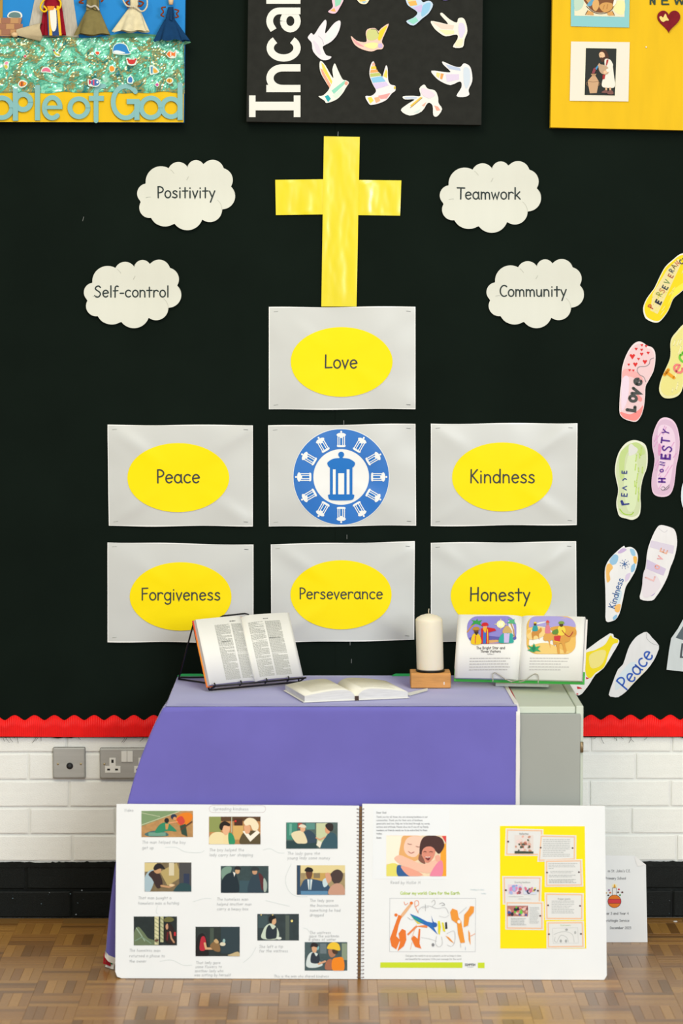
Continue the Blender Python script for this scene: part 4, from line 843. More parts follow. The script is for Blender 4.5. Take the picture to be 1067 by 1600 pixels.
footprint('paper_footprint', C6, p, '#ebecec', 'white footprint with yellow patch half hidden behind the picture book', [('#f0dc1c', 's', [418, 300, 440, 322, 485, 335, 482, 365, 440, 382, 400, 470, 362, 580, 290, 630, 240, 680, 200, 640, 190, 470, 280, 430, 370, 380]), ('#efe48a', 's', [230, 480, 330, 430, 380, 450, 340, 560, 250, 590]), ('#c8202a', 'p', [120, 755, 150, 762, 170, 775, 125, 778]), ('#c8202a', 'p', [200, 670, 232, 682, 205, 692]), ('#c8202a', 'p', [118, 812, 138, 824, 118, 830])], sm=2, seed=9)
p = [742, 268, 790, 320, 850, 388, 838, 450, 800, 530, 740, 610, 680, 670, 600, 755, 560, 800, 490, 850, 440, 848, 405, 830, 440, 720, 485, 605, 530, 560, 560, 470, 590, 390, 640, 320, 690, 285]
footprint('paper_footprint', C6, p, '#e2e4e8', 'pale grey paper footprint with blue joined-up word Peace', [('#d3e2ec', 's', [470, 700, 540, 600, 600, 540, 650, 560, 560, 700, 470, 790]), ('#e6e1d2', 's', [560, 760, 640, 650, 720, 590, 740, 600, 620, 730]), ('#9a9da2', 'c', 3, [740, 275, 745, 330, 790, 370, 845, 388])],
    [('#2f5cbc', 't', 'Peace', 560, 790, 122, 14, dict(rot=52, slant=.05))], sm=2, seed=10)
p = [1070, 150, 1020, 240, 960, 325, 940, 440, 918, 605, 1070, 622, 1330, 640, 1340, 330, 1200, 150]
footprint('paper_house', C6, p, '#cdd6da', 'grey paper house cut-out at the right edge of the photo', [('#58646c', 'p', [1000, 320, 1070, 210, 1180, 210, 1260, 330, 1060, 340]), ('#4a5158', 'p', [1052, 370, 1260, 380, 1260, 505, 1036, 500]), ('#c3ced4', 'p', [1068, 388, 1240, 395, 1240, 490, 1056, 486])], sm=1, cat='paper house', seed=11)
# ================================================================== SOCKETS ON THE BRICK WALL
M_STEEL = mat('brushed_metal_plate', '#bdbeba', .38, .5, .05, 60, stretch=(.1, 1, 1), metal=.3)
M_STEELD = mat('dark_plate_edge', '#5e5c55', .5, .4, metal=.4)
M_WPL = mat('white_plastic', '#f2f3ee', .35, .5); M_BPL = mat('black_plastic', '#121314', .35, .5)
M_SCREW = mat('screw_head', '#c4b48c', .35, .5, metal=.7)
def rrect(x0, y0, x1, y1, r, n=4):
    out = []
    for cx, cy, a in ((x1-r, y1-r, 0), (x0+r, y1-r, 90), (x0+r, y0+r, 180), (x1-r, y0+r, 270)): out += arc(cx, cy, r, r, a, a+90, n)
    return out
def plate(px0, py0, px1, py1, label, cat, name):
    M = wallM((px0+px1)/2, (py0+py1)/2, .0125); pm = PM(M); root = thing(name, M, label, cat)
    a = pm.pt(px0, py1); c = pm.pt(px1, py0)
    b = MB(); b.slab(rrect(a[0], a[1], c[0], c[1], .004), -.0115, -.002, M_STEELD); b.build('back_box', root)
    b = MB(); o1 = rrect(a[0]+.0005, a[1]+.0005, c[0]-.0005, c[1]-.0005, .004); o2 = rrect(a[0]+.004, a[1]+.004, c[0]-.004, c[1]-.004, .003)
    n = len(o1); kk = b.m(M_STEEL)
    for (x, y), (u, v) in zip(o1, o2): b.v += [(x, y, -.002), (u, v, .001)]
    for i in range(n): j = (i+1) % n; b.f.append((2*i, 2*j, 2*j+1, 2*i+1)); b.mi.append(kk)
    b.f.append(tuple(2*i+1 for i in range(n))); b.mi.append(kk); b.build('face_plate', root)
    return root, pm.crop(0, 1090, 3.557)
def cyl(name, parent, pm, x, y, prof, mt, n=16):
    X, Y = pm.pt(x, y); b = MB(); b.lathe(prof, mt, n, (X, Y)); return b.build(name, parent, True)
r1, q1_ = plate(83, 1168, 133, 1216.5, 'square brushed metal aerial outlet plate on the white bricks', 'wall outlet', 'aerial_outlet')
for x in (322, 450): cyl('screw', r1, q1_, x, 368, [(.0032, .001), (.0032, .0018), (.002, .0024)], M_SCREW)
oc = cyl('outlet_cap', r1, q1_, 388, 379, [(.0097, .001), (.0097, .0026), (.0085, .0032), (.0055, .0028)], M_BPL, 24)
cyl('outlet_hole', oc, q1_, 388, 379, [(.005, .0029), (.005, .0036), (.003, .0037)], mat('grey_plastic', '#3a3d40', .4))
r2, q2_ = plate(156, 1169, 246, 1217, 'double metal power socket with white inserts partly behind the purple cloth', 'power socket', 'power_socket')
cyl('screw', r2, q2_, 580, 369, [(.0032, .001), (.0032, .0018), (.002, .0024)], M_SCREW)
for dx in (0, 162):
    s_ = thick('socket_insert', r2, q2_, [[(608+dx, 334), (643+dx, 334), (643+dx, 382), (608+dx, 382)], [(584+dx, 380), (670+dx, 380), (670+dx, 417), (584+dx, 417)]], .0005, .0022, M_WPL)
    for x0, y0, x1, y1 in ((619, 344, 632, 362), (596, 394, 612, 404), (640, 394, 656, 404)): thick('pin_hole', s_, q2_, [[(x0+dx, y0), (x1+dx, y0), (x1+dx, y1), (x0+dx, y1)]], .0021, .0024, M_BPL)
for x0, x1 in ((675, 705), (708, 738)): thick('rocker_switch', r2, q2_, [[(x0, 297), (x1, 297), (x1, 356), (x0, 356)]], .0005, .0042, M_WPL)

# ================================================================== CABINET
M_CAB = mat('grey_green_enamel', '#d2dccd', .45, .4, .02, 5); M_DOOR = mat('grey_door_enamel', '#a2a7a2', .5, .35, .03, 3)
XL, XR, YF, YB, ZT = -.435, .677, -.588, -.035, .713
cab = thing('storage_cabinet', Matrix.Translation(((XL+XR)/2, (YF+YB)/2, 0)), 'low grey metal storage cabinet half covered by a purple cloth', 'cabinet')
ox, oy = (XL+XR)/2, (YF+YB)/2
def cbox(name, x0, x1, y0, y1, z0, z1, mt, parent=cab, bev=.002):
    b = MB(); b.box(x0-ox, x1-ox, y0-oy, y1-oy, z0, z1, mt, bev); return b.build(name, parent)
cbox('carcass', XL+.02, XR-.02, YF+.02, YB, .03, ZT-.02, M_CAB)
cbox('side_panel', XR-.02, XR, YF, YB, 0, ZT+.001, M_CAB); cbox('side_panel', XL, XL+.02, YF, YB, 0, ZT, M_CAB)
cbox('top_panel', XL+.02, XR-.0215, YF+.001, YB, ZT-.02, ZT-.001, M_CAB)
cbox('plinth', XL+.02, XR-.02, YF+.03, YB-.02, 0, .03, M_DOOR)
xm = (XL+XR)/2
for a, c in ((XL+.012, xm-.001), (xm+.001, XR-.008)):
    dr = cbox('door', a, c, YF-.010, YF-.0005, .04, ZT-.019, M_DOOR)
q = P(909.5, 1167, .593)
for z in (q.z, .14):
    b = MB(); b.tube([(XR-.0045-ox, YF-.008-oy, z-.014), (XR-.0045-ox, YF-.008-oy, z+.014)], .0045, mat('hinge_metal', '#9c8a6c', .4, .5, metal=.6), 10); b.build('hinge', cab, True)

# ================================================================== PURPLE CLOTH
def cloth_fab():
    m = mat('purple_cotton', '#716cc0', .85, .15, .04, 5, bump=.25, bscale=500, bdist=.0006)
    b = m.node_tree.nodes['Principled BSDF']; b.inputs['Sheen Weight'].default_value = .8; b.inputs['Sheen Roughness'].default_value = .35; return m
M_PURP = cloth_fab(); M_TRIM = mat('white_trim_cloth', '#eceae6', .85, .15); M_RLIN = mat('red_lining', '#b3202e', .85, .15); M_GLIN = mat('green_lining', '#2f9a5a', .85, .15)
CXR = .499; Y0 = YF-.014; TOPZ = ZT+.0035
cl = thing('altar_cloth', Matrix.Translation((0, -.3, ZT)), 'purple cloth with white edging draped over the cabinet', 'cloth')
Mc = Matrix.Translation((0, .3, -ZT))
def loc(p): return (p[0], p[1]+.3, p[2]-ZT)
b = MB()
def topf(u, v):
    x = XL-.002+(CXR-(XL-.002))*u; y = -.037+(Y0+.037)*v
    if u == 1: x -= .012*(1-v)
    return loc((x, y, TOPZ+.0012*(1+noise.noise((x*6, y*8, 2)))*(1 if .02 < v < .96 and .02 < u < .98 else 0)))
b.grid(topf, 60, 36, M_PURP); b.build('top', cl, True)
Lf = CXR-(XL-.002); Lsd = abs(Y0+.04); TOT = Lf+Lsd
def perim(s):
    """s along the drop: 0 right front .. corner .. back left; returns x,y,outward normal, corner weight"""
    dc = s-Lf; c = math.exp(-(dc/.10)**2)
    if s <= Lf: x, y = CXR-s, Y0
    else: x, y = XL-.002, Y0+(s-Lf)
    t = max(0, min(1, (dc+.07)/.14)); t = t*t*(3-2*t)
    nx, ny = -t, -(1-t); l = math.hypot(nx, ny) or 1
    return x, y, nx/l, ny/l, c, dc
def drop(s, t):
    x, y, nx, ny, c, dc = perim(s)
    if dc < -.1: L = .55+.02*math.sin(s*6)
    elif dc < 0: L = .55+.16*(1+dc/.1)
    else: L = .71-.45*min(1, dc/.45)
    d = t*L
    fl = .175*(1-math.exp(-3.0*d))/(1-math.exp(-3.0*.7))
    side = (0 if dc < 0 else .30*max(0, 1-dc/.5))
    o = .004+fl*max(c, side)*(1 if dc > -.0 else math.exp(-(dc/.05)**2)**.5) + .006*d*math.sin(s*17+1)*(1-c) + (.006*math.sin(dc*60)*d*2 if dc > -.06 else 0)
    if dc < -.09: o = .004+.007*d*(1+math.sin(s*13))*.5+.005*noise.noise((s*7, d*6, 1))
    r = .010; ex = 0
    if d < r*1.57: a = d/r; zz = TOPZ-r*(1-math.cos(a)); ex = -r+r*math.sin(a)
    else: zz = TOPZ-r-(d-r*1.57)
    X = x+nx*(o+ex)-.0*c; Y = max(y+ny*(o+ex), Y0-.004)
    return (X, Y, max(zz, .004+.012*abs(math.sin(s*40))*(zz < .004)))
b = MB()
def dropf(u, v):
    return loc(drop(u*TOT, v))
b.grid(lambda u, v: dropf(1-u, 1-v), 150, 60, M_PURP); o = b.build('drop', cl, True)
sm_ = o.modifiers.new('thickness', 'SOLIDIFY'); sm_.thickness = .001; sm_.offset = -1
# white edging: right edge over the top and down the front, and along the hem
b = MB(); pts = [(CXR-.012*(1-v)-.002, -.037+(Y0+.037)*v, TOPZ+.0012) for v in [i/20 for i in range(20)]]
pts += [tuple(Vector(drop(0, t))+Vector((0, -.0012, .0012))) for t in [i/50 for i in range(2, 51)]]
k_ = b.m(M_TRIM); wv_ = .0105
for i, p_ in enumerate(pts):
    lean = .0; b.v += [loc((p_[0]-wv_*.3, p_[1], p_[2])), loc((p_[0]+wv_*.7+.002*noise.noise((i*.2, 1, 1)), p_[1], p_[2]))]
for i in range(len(pts)-1): b.f.append((2*i, 2*i+1, 2*i+3, 2*i+2)); b.mi.append(k_)
b.build('white_edging', cl, True)
b = MB(); pts = []
for i in range(121):
    s = TOT*i/120; pts.append((drop(s, 1), drop(s, .975), perim(s)))
k_ = b.m(M_TRIM)
for (p0, p1, pr) in pts:
    for p_ in (p0, p1): b.v.append(loc((p_[0]+pr[2]*.0015, p_[1]+pr[3]*.0015-.0005, p_[2]+.0005)))
for i in range(120): b.f.append((2*i, 2*i+1, 2*i+3, 2*i+2)); b.mi.append(k_)
b.build('hem_edging', cl, True)
b = MB(); v0 = [(CXR+.004-.012*(1-v), -.04+(Y0+.05)*v, ZT+.0015) for v in [i/12 for i in range(13)]]
k_ = b.m(M_RLIN)
for i, p_ in enumerate(v0): b.v += [loc(p_), loc((p_[0]+.006*math.sin(math.pi*i/12), p_[1], p_[2]+.0004))]
for i in range(12): b.f.append((2*i, 2*i+1, 2*i+3, 2*i+2)); b.mi.append(k_)
b.build('red_lining', cl)
# green lining showing along the back edge
for xa, xb_ in ((P(278, 1060, .02).x, P(322, 1060, .02).x), (P(612, 1052, .02).x, P(646, 1052, .02).x)):
    b = MB(); b.grid(lambda u, v: loc((xa+(xb_-xa)*u, -.036-.02*v, TOPZ+.001+.006*math.sin(math.pi*v)*min(1, 8*u, 8*(1-u)))), 12, 5, M_GLIN); b.build('green_lining', cl, True)
# turned-up corner by the floor showing its linings
qa = P(163, 1500, .56); qb = P(180, 1508, .60)
cen = Vector((qa.x, -.56, 0))
for nm, mt, x0, x1, z0, z1, dy in (('white_corner', M_TRIM, 164, 180, 1500, 1513, -.030), ('green_corner', M_GLIN, 164, 178, 1493, 1503, -.026), ('red_corner', M_RLIN, 161, 175, 1476, 1506, -.02)):
    b = MB(); a_ = P(x0, z1, .575); c_ = P(x1, z0, .575)
    def fc(u, v):
        x = a_.x+(c_.x-a_.x)*(u*.9+.1*v); z = max(.004, a_.z+(c_.z-a_.z)*v*(.55+.45*u)); return loc((x, -.575+dy*.6+.012*math.cos(u*3), z))
    b.grid(fc, 8, 5, mt); b.build(nm, cl, True)

# ================================================================== BOOKS
M_PAGE = mat('book_paper', '#f0efe9', .75, .25, .01, 10); M_EDGE = mat('page_edges', '#dcdcd8', .8, .2, .08, 400, stretch=(.05, .05, 1))
def hsf(T, w_, drp=.45, gut=.012): return lambda x: T*(1-math.exp(-(abs(x)+.0008)/gut))*(1-drp*(min(1, abs(x)/w_))**2)
def page_block(parent, w_, h0, h1, hs, side, base=.0022, name='page_block', n=26):
    b = MB(); xs_ = [side*w_*(i/n)**1.6 for i in range(n+1)]
    kp = b.m(M_PAGE); ke = b.m(M_EDGE)
    for y in (h0, h1):
        for x in xs_: b.v.append((x, y, base+hs(x)))
        for x in xs_: b.v.append((x, y, base))
    m_ = n+1; R0, B0, R1, B1 = 0, m_, 2*m_, 3*m_
    for i in range(n):
        f = [(R0+i, R0+i+1, R1+i+1, R1+i), (B0+i, B1+i, B1+i+1, B0+i+1), (R0+i, B0+i, B0+i+1, R0+i+1), (R1+i, R1+i+1, B1+i+1, B1+i)]
        for j, g in enumerate(f): b.f.append(g if side > 0 else g[::-1]); b.mi.append(kp if j == 0 else ke)
    g = (R0+n, B0+n, B1+n, R1+n); b.f.append(g if side > 0 else g[::-1]); b.mi.append(ke)
    o = b.build(name, parent)
    for p_ in o.data.polygons:
        if p_.material_index == kp: p_.use_smooth = True
    return o
def covers(parent, w_, h0, h1, mt, th=.0022):
    for s in (-1, 1):
        b = MB(); x0, x1 = sorted((s*.002, s*w_)); b.box(x0, x1, h0, h1, 0, th, mt, .0006); b.build('cover', parent)
    b = MB(); b.box(-.004, .004, h0, h1, -.001, th*.9, mt); b.build('spine', parent)
def eul(yaw, tilt, roll, t): M = Matrix.Rotation(R(yaw), 4, 'Z') @ Matrix.Rotation(R(tilt), 4, 'X') @ Matrix.Rotation(R(roll), 4, 'Z'); M.translation = t; return M
def words(b, x0, x1, y0, y1, lh, th, hs, mt, rnd, base, gapf=.3, para=.12):
    y = y1
    while y > y0:
        e = x1-(rnd.random()*(x1-x0)*.7 if rnd.random() < para else 0); x = x0
        while x < e-.0005:
            l = min(rnd.uniform(.002, .008), e-x); n = 1
            b.face([(x, y, base+hs(x)), (x+l, y, base+hs(x+l)), (x+l, y+th, base+hs(x+l)), (x, y+th, base+hs(x))], mt); x += l+.0011
        y -= lh*(1.6 if rnd.random() < para*.4 else 1)
# ---- bible on black wire stand
MBk = eul(29.9, 65, .4, (-.2095, -.2957, .732)); W2 = .1515; HB = .195
bib = thing('open_bible', MBk, 'open red covered bible with columns of print on a black wire stand', 'book')
M_RCOV = mat('red_orange_cover', '#d8322e', .45, .4, hx2='#e8932a', vscale=7)
covers(bib, W2, 0, HB, M_RCOV); hb = hsf(.021, W2-.004, .35, .010)
for s in (-1, 1): page_block(bib, W2-.004, .003, HB-.002, hb, s)
rnd = random.Random(11); mt = ink('#a3a49c')
for nm, x0, x1 in (('text_column', -.096, -.051), ('text_column', -.045, -.009), ('text_column', .011, .056), ('text_column', .062, .112)):
    b = MB(); words(b, x0, x1, .011, .170, .00245, .0013, hb, mt, rnd, .0028); o = b.build(nm, bib); o['kind'] = 'stuff'
b = MB()
for x0, x1 in ((-.048, -.03), (.058, .074)): words(b, x0, x1, .1775, .178, .01, .002, hb, ink('#5a5c58'), rnd, .0028)
for x0, x1 in ((-.085, -.06), (.064, .1)): words(b, x0, x1, .120, .1205, .01, .002, hb, ink('#70726c'), rnd, .003)
o = b.build('running_heads', bib); o['kind'] = 'stuff'
M_WIRE = mat('black_wire', '#0d0e0e', .4, .5)
st = thing('book_stand', MBk, 'black wire easel stand holding the red bible', 'book stand')
def wire(name, parent, pts, r, mt, n=8):
    b = MB(); b.tube(pts, r, mt, n); return b.build(name, parent, True)
IB = MBk.inverted()
def L_(p): return tuple(IB @ Vector(p))
wire('ledge', st, [(-.142, -.006, .032), (-.142, -.006, -.004), (.142, -.006, -.004), (.142, -.006, .032)], .0024, M_WIRE)
wire('front_rail', st, [(-.146, -.006, .032), (.0, -.007, .034), (.146, -.006, .032)], .0024, M_WIRE)
for x in (-.142, -.06, .02, .09): wire('prong', st, [(x, -.008, .022), (x, -.007, .034), (x, -.002, .036), (x, .002, .034)], .0022, M_WIRE)
wire('back_frame', st, [(-.142, -.006, -.004), (-.148, .10, -.005), (-.147, .19, -.005)], .0024, M_WIRE)
wire('top_loop', st, [(-.062, .188, -.005), (-.058, .201, -.005), (-.05, .204, -.005), (.02, .206, -.005), (.03, .203, -.005), (.034, .19, -.005)], .0024, M_WIRE)
wire('cross_wire', st, [(-.147, .12, -.006), (.142, .12, -.006)], .0022, M_WIRE)
wire('back_frame', st, [(.142, -.006, -.004), (.142, .14, -.005)], .0024, M_WIRE)
f1 = PZ(279, 1061, TOPZ+.0056)
wire('back_leg', st, [(-.147, .185, -.006), L_(f1)], .0024, M_WIRE)
f2 = PZ(330, 1068, TOPZ+.0056); f3 = PZ(330, 1058, TOPZ+.0056)
wire('base_wire', st, [L_(f1), L_(f2)], .0024, M_WIRE); wire('base_wire', st, [L_(f1), L_(f1+Vector((.004, .03, .0))), L_(f3)], .0024, M_WIRE)

# ---- white book lying open
FLp, FRp, BLp = PZ(474, 1098, TOPZ+.003), PZ(640, 1091, TOPZ+.003), PZ(440, 1080, TOPZ+.003)
xa_ = (FRp-FLp); Wf = xa_.length/2; xa_.normalize(); ya_ = Vector((0, 0, 1)).cross(xa_)
Mf = Matrix((xa_, ya_, Vector((0, 0, 1)))).transposed().to_4x4(); Mf.translation = (FLp+FRp)/2
fb = thing('open_white_book', Mf, 'white covered book lying open and flat on the purple cloth', 'book')
HF = .218; covers(fb, Wf, 0, HF, mat('white_cover', '#e9e7e0', .5, .4)); hf = hsf(.030, Wf-.004, .5, .012)
M_CREAM = mat('cream_paper', '#efece0', .75, .25, .01, 10)
for s in (-1, 1):
    o = page_block(fb, Wf-.004, .003, HF-.003, hf, s)
    o.data.materials[0] = M_CREAM
rnd = random.Random(4); mt = ink('#dedacb')
for x0, x1 in ((-.118, -.022), (.024, .118)):
    b = MB(); words(b, x0, x1, .03, .19, .006, .002, hf, mt, rnd, .0028, para=.2); o = b.build('text_block', fb); o['kind'] = 'stuff'
IF_ = Mf.inverted(); bm = [IF_ @ PZ(x, y, TOPZ+.004) for x, y in ((634, 1083), (668, 1075), (668, 1079), (640, 1087))]
b = MB(); b.face([tuple(p_) for p_ in bm[::-1]], M_PAPER); b.build('bookmark', fb)
b = MB(); b.box(-.005, .005, -.002, .003, .0, .012, mat('brown_spine_gap', '#4a3a32', .8)); b.build('spine_lining', fb)

# ---- picture book
MP = eul(-15.4, 71.5, .8, (.5228, -.3203, .737)); WP = .184; HP = .184
pb = thing('picture_book', MP, 'open children\'s picture book with desert and night scenes on a wire stand', 'book')
covers(pb, WP, -.001, .034, mat('green_cover', '#3fae45', .4, .4), .003); covers(pb, WP, .034, HP-.002, mat('cream_cover', '#ece8e4', .4, .4), .003); hp_ = hsf(.022, WP-.004, .3, .010)
for s in (-1, 1): page_block(pb, WP-.005, .006, HP+.002, hp_, s, .003)
pmp = PM(MP @ Matrix.Translation((0, 0, .021)), (620, 930, 3.334)); hz = lambda x, y: .003+hp_(x)
def rr(x0, y0, x1, y1, r): return [v for p_ in rrect(x0, y0, x1, y1, r, 6) for v in p_]
art('night_picture', pb, pmp, [('#8d86cf', 'p', rr(366, 110, 622, 254, 55)), ('#d9a86a', 's', [400, 246, 440, 236, 520, 232, 590, 236, 600, 244, 570, 254, 420, 254]), ('#5f5aa8', 's', [380, 222, 450, 212, 540, 218, 612, 208, 612, 234, 520, 234, 400, 238]),
    ('#c98a3a', 'l', 7, [368, 192, 385, 168, 408, 148]), ('#2f9a4a', 'p', [412, 150, 385, 160, 400, 140, 388, 130, 412, 134, 420, 122, 424, 136, 446, 130, 434, 146, 444, 162, 422, 152]), ('#b98a5a', 'l', 6, [612, 215, 608, 180, 596, 150]), ('#4fae7a', 'p', [598, 150, 574, 146, 590, 136, 580, 124, 602, 130, 614, 124, 612, 140, 622, 152, 606, 148]),
    ('#f5efb8', 'e', 543, 153, 22, 20), ('#fffbe0', 'e', 543, 153, 11, 11), ('#f5e89a', 'l', 3, [512, 153, 574, 153]), ('#f5e89a', 'l', 3, [543, 126, 543, 180]),
    ('#c9a86a', 's', [556, 180, 575, 160, 596, 178, 598, 200, 556, 200]), ('#2fa59a', 's', [534, 248, 550, 205, 600, 200, 606, 225, 604, 250]), ('#c8b8e4', 'p', [560, 200, 590, 200, 585, 250, 560, 250]),
    ('#c8202a', 'p', [440, 175, 470, 168, 512, 176, 520, 186, 480, 196, 482, 254, 440, 254]), ('#3a6fc0', 'p', [452, 190, 468, 190, 466, 254, 450, 254]), ('#e8c82a', 'l', 4, [474, 180, 476, 252]), ('#e0a070', 'e', 461, 168, 11, 13), ('#e8b02a', 's', [450, 174, 470, 174, 462, 198]), ('#c8202a', 's', [444, 162, 450, 146, 472, 146, 478, 160]),
    ('#e8c018', 's', [390, 254, 394, 212, 412, 200, 434, 212, 440, 254]), ('#6a4630', 'e', 415, 188, 12, 13), ('#b8862a', 's', [396, 182, 404, 168, 426, 168, 432, 182]), ('#3a2a1c', 's', [406, 194, 426, 194, 416, 210]), ('#d0404a', 'l', 4, [412, 214, 410, 252])], z0=.0013, dz=.00012, h=hz)
art('camel_picture', pb, pmp, [('#e6b95e', 'p', rr(676, 110, 932, 308, 55)), ('#a79fd8', 's', [690, 168, 700, 122, 740, 112, 860, 112, 915, 128, 930, 165, 880, 160, 800, 168, 730, 160]), ('#efcf86', 's', [680, 180, 740, 165, 800, 190, 730, 230, 682, 225]), ('#d99f42', 's', [800, 175, 860, 160, 928, 172, 928, 215, 860, 215]), ('#eac878', 's', [690, 270, 780, 250, 860, 285, 900, 300, 740, 306]),
    ('#c98a3e', 's', [704, 200, 716, 178, 740, 182, 752, 170, 756, 188, 742, 205, 744, 234, 734, 214, 716, 214, 710, 236]), ('#2f9aa0', 's', [708, 188, 714, 160, 730, 158, 736, 186]), ('#5a3a2a', 'e', 722, 153, 7, 8), ('#e8c83a', 's', [714, 148, 722, 140, 732, 148]),
    ('#d9a050', 's', [764, 230, 775, 200, 800, 196, 825, 200, 818, 232, 800, 240, 802, 278, 790, 240, 776, 240]), ('#d87a8a', 's', [774, 198, 780, 158, 794, 158, 802, 196]), ('#b98060', 'e', 787, 150, 7, 8), ('#d84a3a', 's', [778, 144, 787, 132, 797, 144]),
    ('#d59a45', 's', [818, 262, 816, 222, 840, 208, 872, 206, 890, 212, 904, 188, 926, 186, 930, 198, 912, 206, 898, 240, 876, 250, 884, 292, 872, 300, 862, 256, 846, 258, 850, 302, 838, 302, 832, 260]), ('#c8323a', 'p', [820, 216, 856, 210, 850, 246, 822, 240]), ('#e8c83a', 'l', 4, [820, 240, 850, 246]), ('#e8d048', 's', [840, 208, 842, 168, 866, 162, 880, 182, 872, 208]), ('#5f8a3a', 's', [812, 190, 838, 178, 842, 200, 816, 206]), ('#4a3424', 'e', 858, 156, 10, 11), ('#7a9a3a', 's', [844, 150, 850, 138, 868, 138, 873, 150]), ('#a8242e', 'c', 3.5, [918, 192, 900, 216, 880, 206, 862, 186]),
    ('#2fa26a', 'p', [715, 300, 680, 288, 700, 282, 682, 262, 708, 272, 716, 252, 726, 272, 750, 266, 736, 282, 752, 296, 728, 292]), ('#1f8058', 'p', [715, 298, 704, 280, 714, 262, 726, 280])], z0=.0013, dz=.00012, h=hz)
art('title', pb, pmp, [('#5f5a58', 't', 'The Bright Star and', 490, 282, 13, 2.0, dict(align='c')), ('#5f5a58', 't', 'Three Visitors', 490, 300, 13, 2.0, dict(align='c')), ('#9a9896', 't', 'Matthew 2', 490, 311, 6, 1.0, dict(align='c'))], z0=.0013, h=hz)
art('story_text', pb, pmp, [('#a9a6a4', 'w', 380, 328, 592, 15, 5, 3.6, -1), ('#b4b1af', 'w', 694, 328, 900, 15, 5, 3.6, -1)], z0=.0013, h=hz)['kind'] = 'stuff'
# its stand
M_CHR = mat('chrome_wire', '#a8a598', .3, .5, metal=.7)
ps = thing('wire_book_holder', MP, 'chrome wire holder with white base under the picture book', 'book stand')
IP = MP.inverted(); pmw = PM(MP @ Matrix.Translation((0, 0, .034)), (620, 930, 3.334))
def pw(l, z=.034): return [(*pmw.pt(x, y), z) for x, y in smooth(pairs(l), 5, False)]
wire('wire_arm', ps, pw([500, 452, 500, 412, 512, 404, 532, 414, 570, 440, 600, 452]), .0013, M_CHR); wire('wire_arm', ps, pw([736, 460, 736, 420, 722, 410, 700, 420, 668, 444, 636, 452]), .0013, M_CHR)
wire('wire_bridge', ps, pw([570, 440, 600, 448, 636, 442, 668, 444]), .0013, M_CHR)
a_ = PZ(774, 1073, TOPZ+.002); c_ = PZ(857, 1073, TOPZ+.002); yw = R(-8)
b = MB(); b.box(-(c_-a_).length/2, (c_-a_).length/2, 0, .07, 0, .009, M_WPL, .001)
Mb = Matrix.Translation((a_+c_)/2) @ Matrix.Rotation(R(-15.4)*.4, 4, 'Z'); o = b.build('base', ps); o.matrix_parent_inverse = IP; o.matrix_basis = Mb
wire('back_leg', ps, [(-.03, .14, -.003), tuple(IP @ Vector((.50, -.15, TOPZ+.003)))], .0014, M_CHR); wire('back_leg', ps, [(.03, .14, -.003), tuple(IP @ Vector((.575, -.165, TOPZ+.003)))], .0014, M_CHR)
wire('back_brace', ps, [(-.03, .0, -.002), (-.03, .14, -.003), (.03, .14, -.003), (.03, .0, -.002)], .0014, M_CHR)

# ================================================================== CANDLE AND BLOCK
M_BLK = mat('honey_wood', '#cf9350', .55, .35, .14, 14, stretch=(1, 6, 6), bump=.1, bscale=60)
qL, qR = PZ(642, 1076, TOPZ+.0025), PZ(704, 1075, TOPZ+.0025); bw = (qR-qL).length; cB = (qL+qR)/2
blk = thing('wooden_block', Matrix.Translation((cB.x, cB.y+.045, TOPZ+.0025)), 'small honey coloured wooden block under the candle', 'wood block')
b = MB(); b.box(-bw/2, bw/2, -.045, .045, 0, .0415, M_BLK, .002); b.build('block', blk)
b = MB(); b.box(bw/2-.020, bw/2-.0175, -.0457, -.0449, .010, .018, M_TRIM); b.build('paint_mark', blk)
zc_ = TOPZ+.0025+.0415
Mk = Matrix.Translation((cB.x, cB.y+.044, zc_)) @ Matrix.Rotation(R(-1.3), 4, 'Y')
can = thing('pillar_candle', Matrix.Translation((cB.x, cB.y+.044, zc_)), 'thick cream pillar candle on a wooden block', 'candle')
b = MB(); b.lathe([(.030, 0), (.040, .001), (.041, .004), (.038, .0055), (.03, .006)], mat('dark_metal_dish', '#1d1a18', .5, .4, metal=.5), 32); b.build('dish', can, True)
tl = math.tan(R(-1.6)); shear = lambda x, y, z, a: (x+tl*z, y, z)
b = MB(); rc = .0375; b.lathe([(rc*.97, .006), (rc, .009), (rc, .140), (rc*.99, .146), (rc*.9, .1505), (rc*.6, .157), (rc*.25, .161), (.002, .162)], mat('cream_wax', '#efe6cf', .45, .4, .015, 12, sss=.25), 48, fn=shear); b.build('wax', can, True)
b = MB(); b.tube([(tl*.16, 0, .160), (tl*.166-.0004, 0, .168), (tl*.172+.0006, 0, .176)], .0011, mat('wick', '#d8ccb4', .9)); b.build('wick', can, True)
# ================================================================== BIG SKETCHBOOK ON THE FLOOR
NBT = math.degrees(math.atan2(.066, .456))
MN = Matrix.Rotation(R(-1.0), 4, 'Z') @ Matrix.Rotation(R(90-NBT), 4, 'X'); MN.translation = Vector((.081, -.701, .001))
nb = thing('sketchbook', MN, 'large open spiral sketchbook of white pages leaning against the cabinet', 'sketchbook')
pmn = PM(MN); TH = .009
def page(pts, name, r=0):
    q = [pmn.pt(*p) for p in pts]; ymin = min(p[1] for p in q)
    q = [(x, max(y, 0.0)) for x, y in q][::-1]
    b = MB(); b.slab(q, -TH, 0, M_CARDW, mat('page_stack_edge', '#cfc7b8', .8, .2, .1, 300, stretch=(.05, .05, 1))); return b.build(name, nb)
page([(182, 1256), (561, 1259), (558.5, 1531), (190, 1529), (183, 1526), (180, 1518)], 'left_page'); page([(566, 1256), (945, 1259), (948, 1524), (944, 1532), (563.5, 1532)], 'right_page')
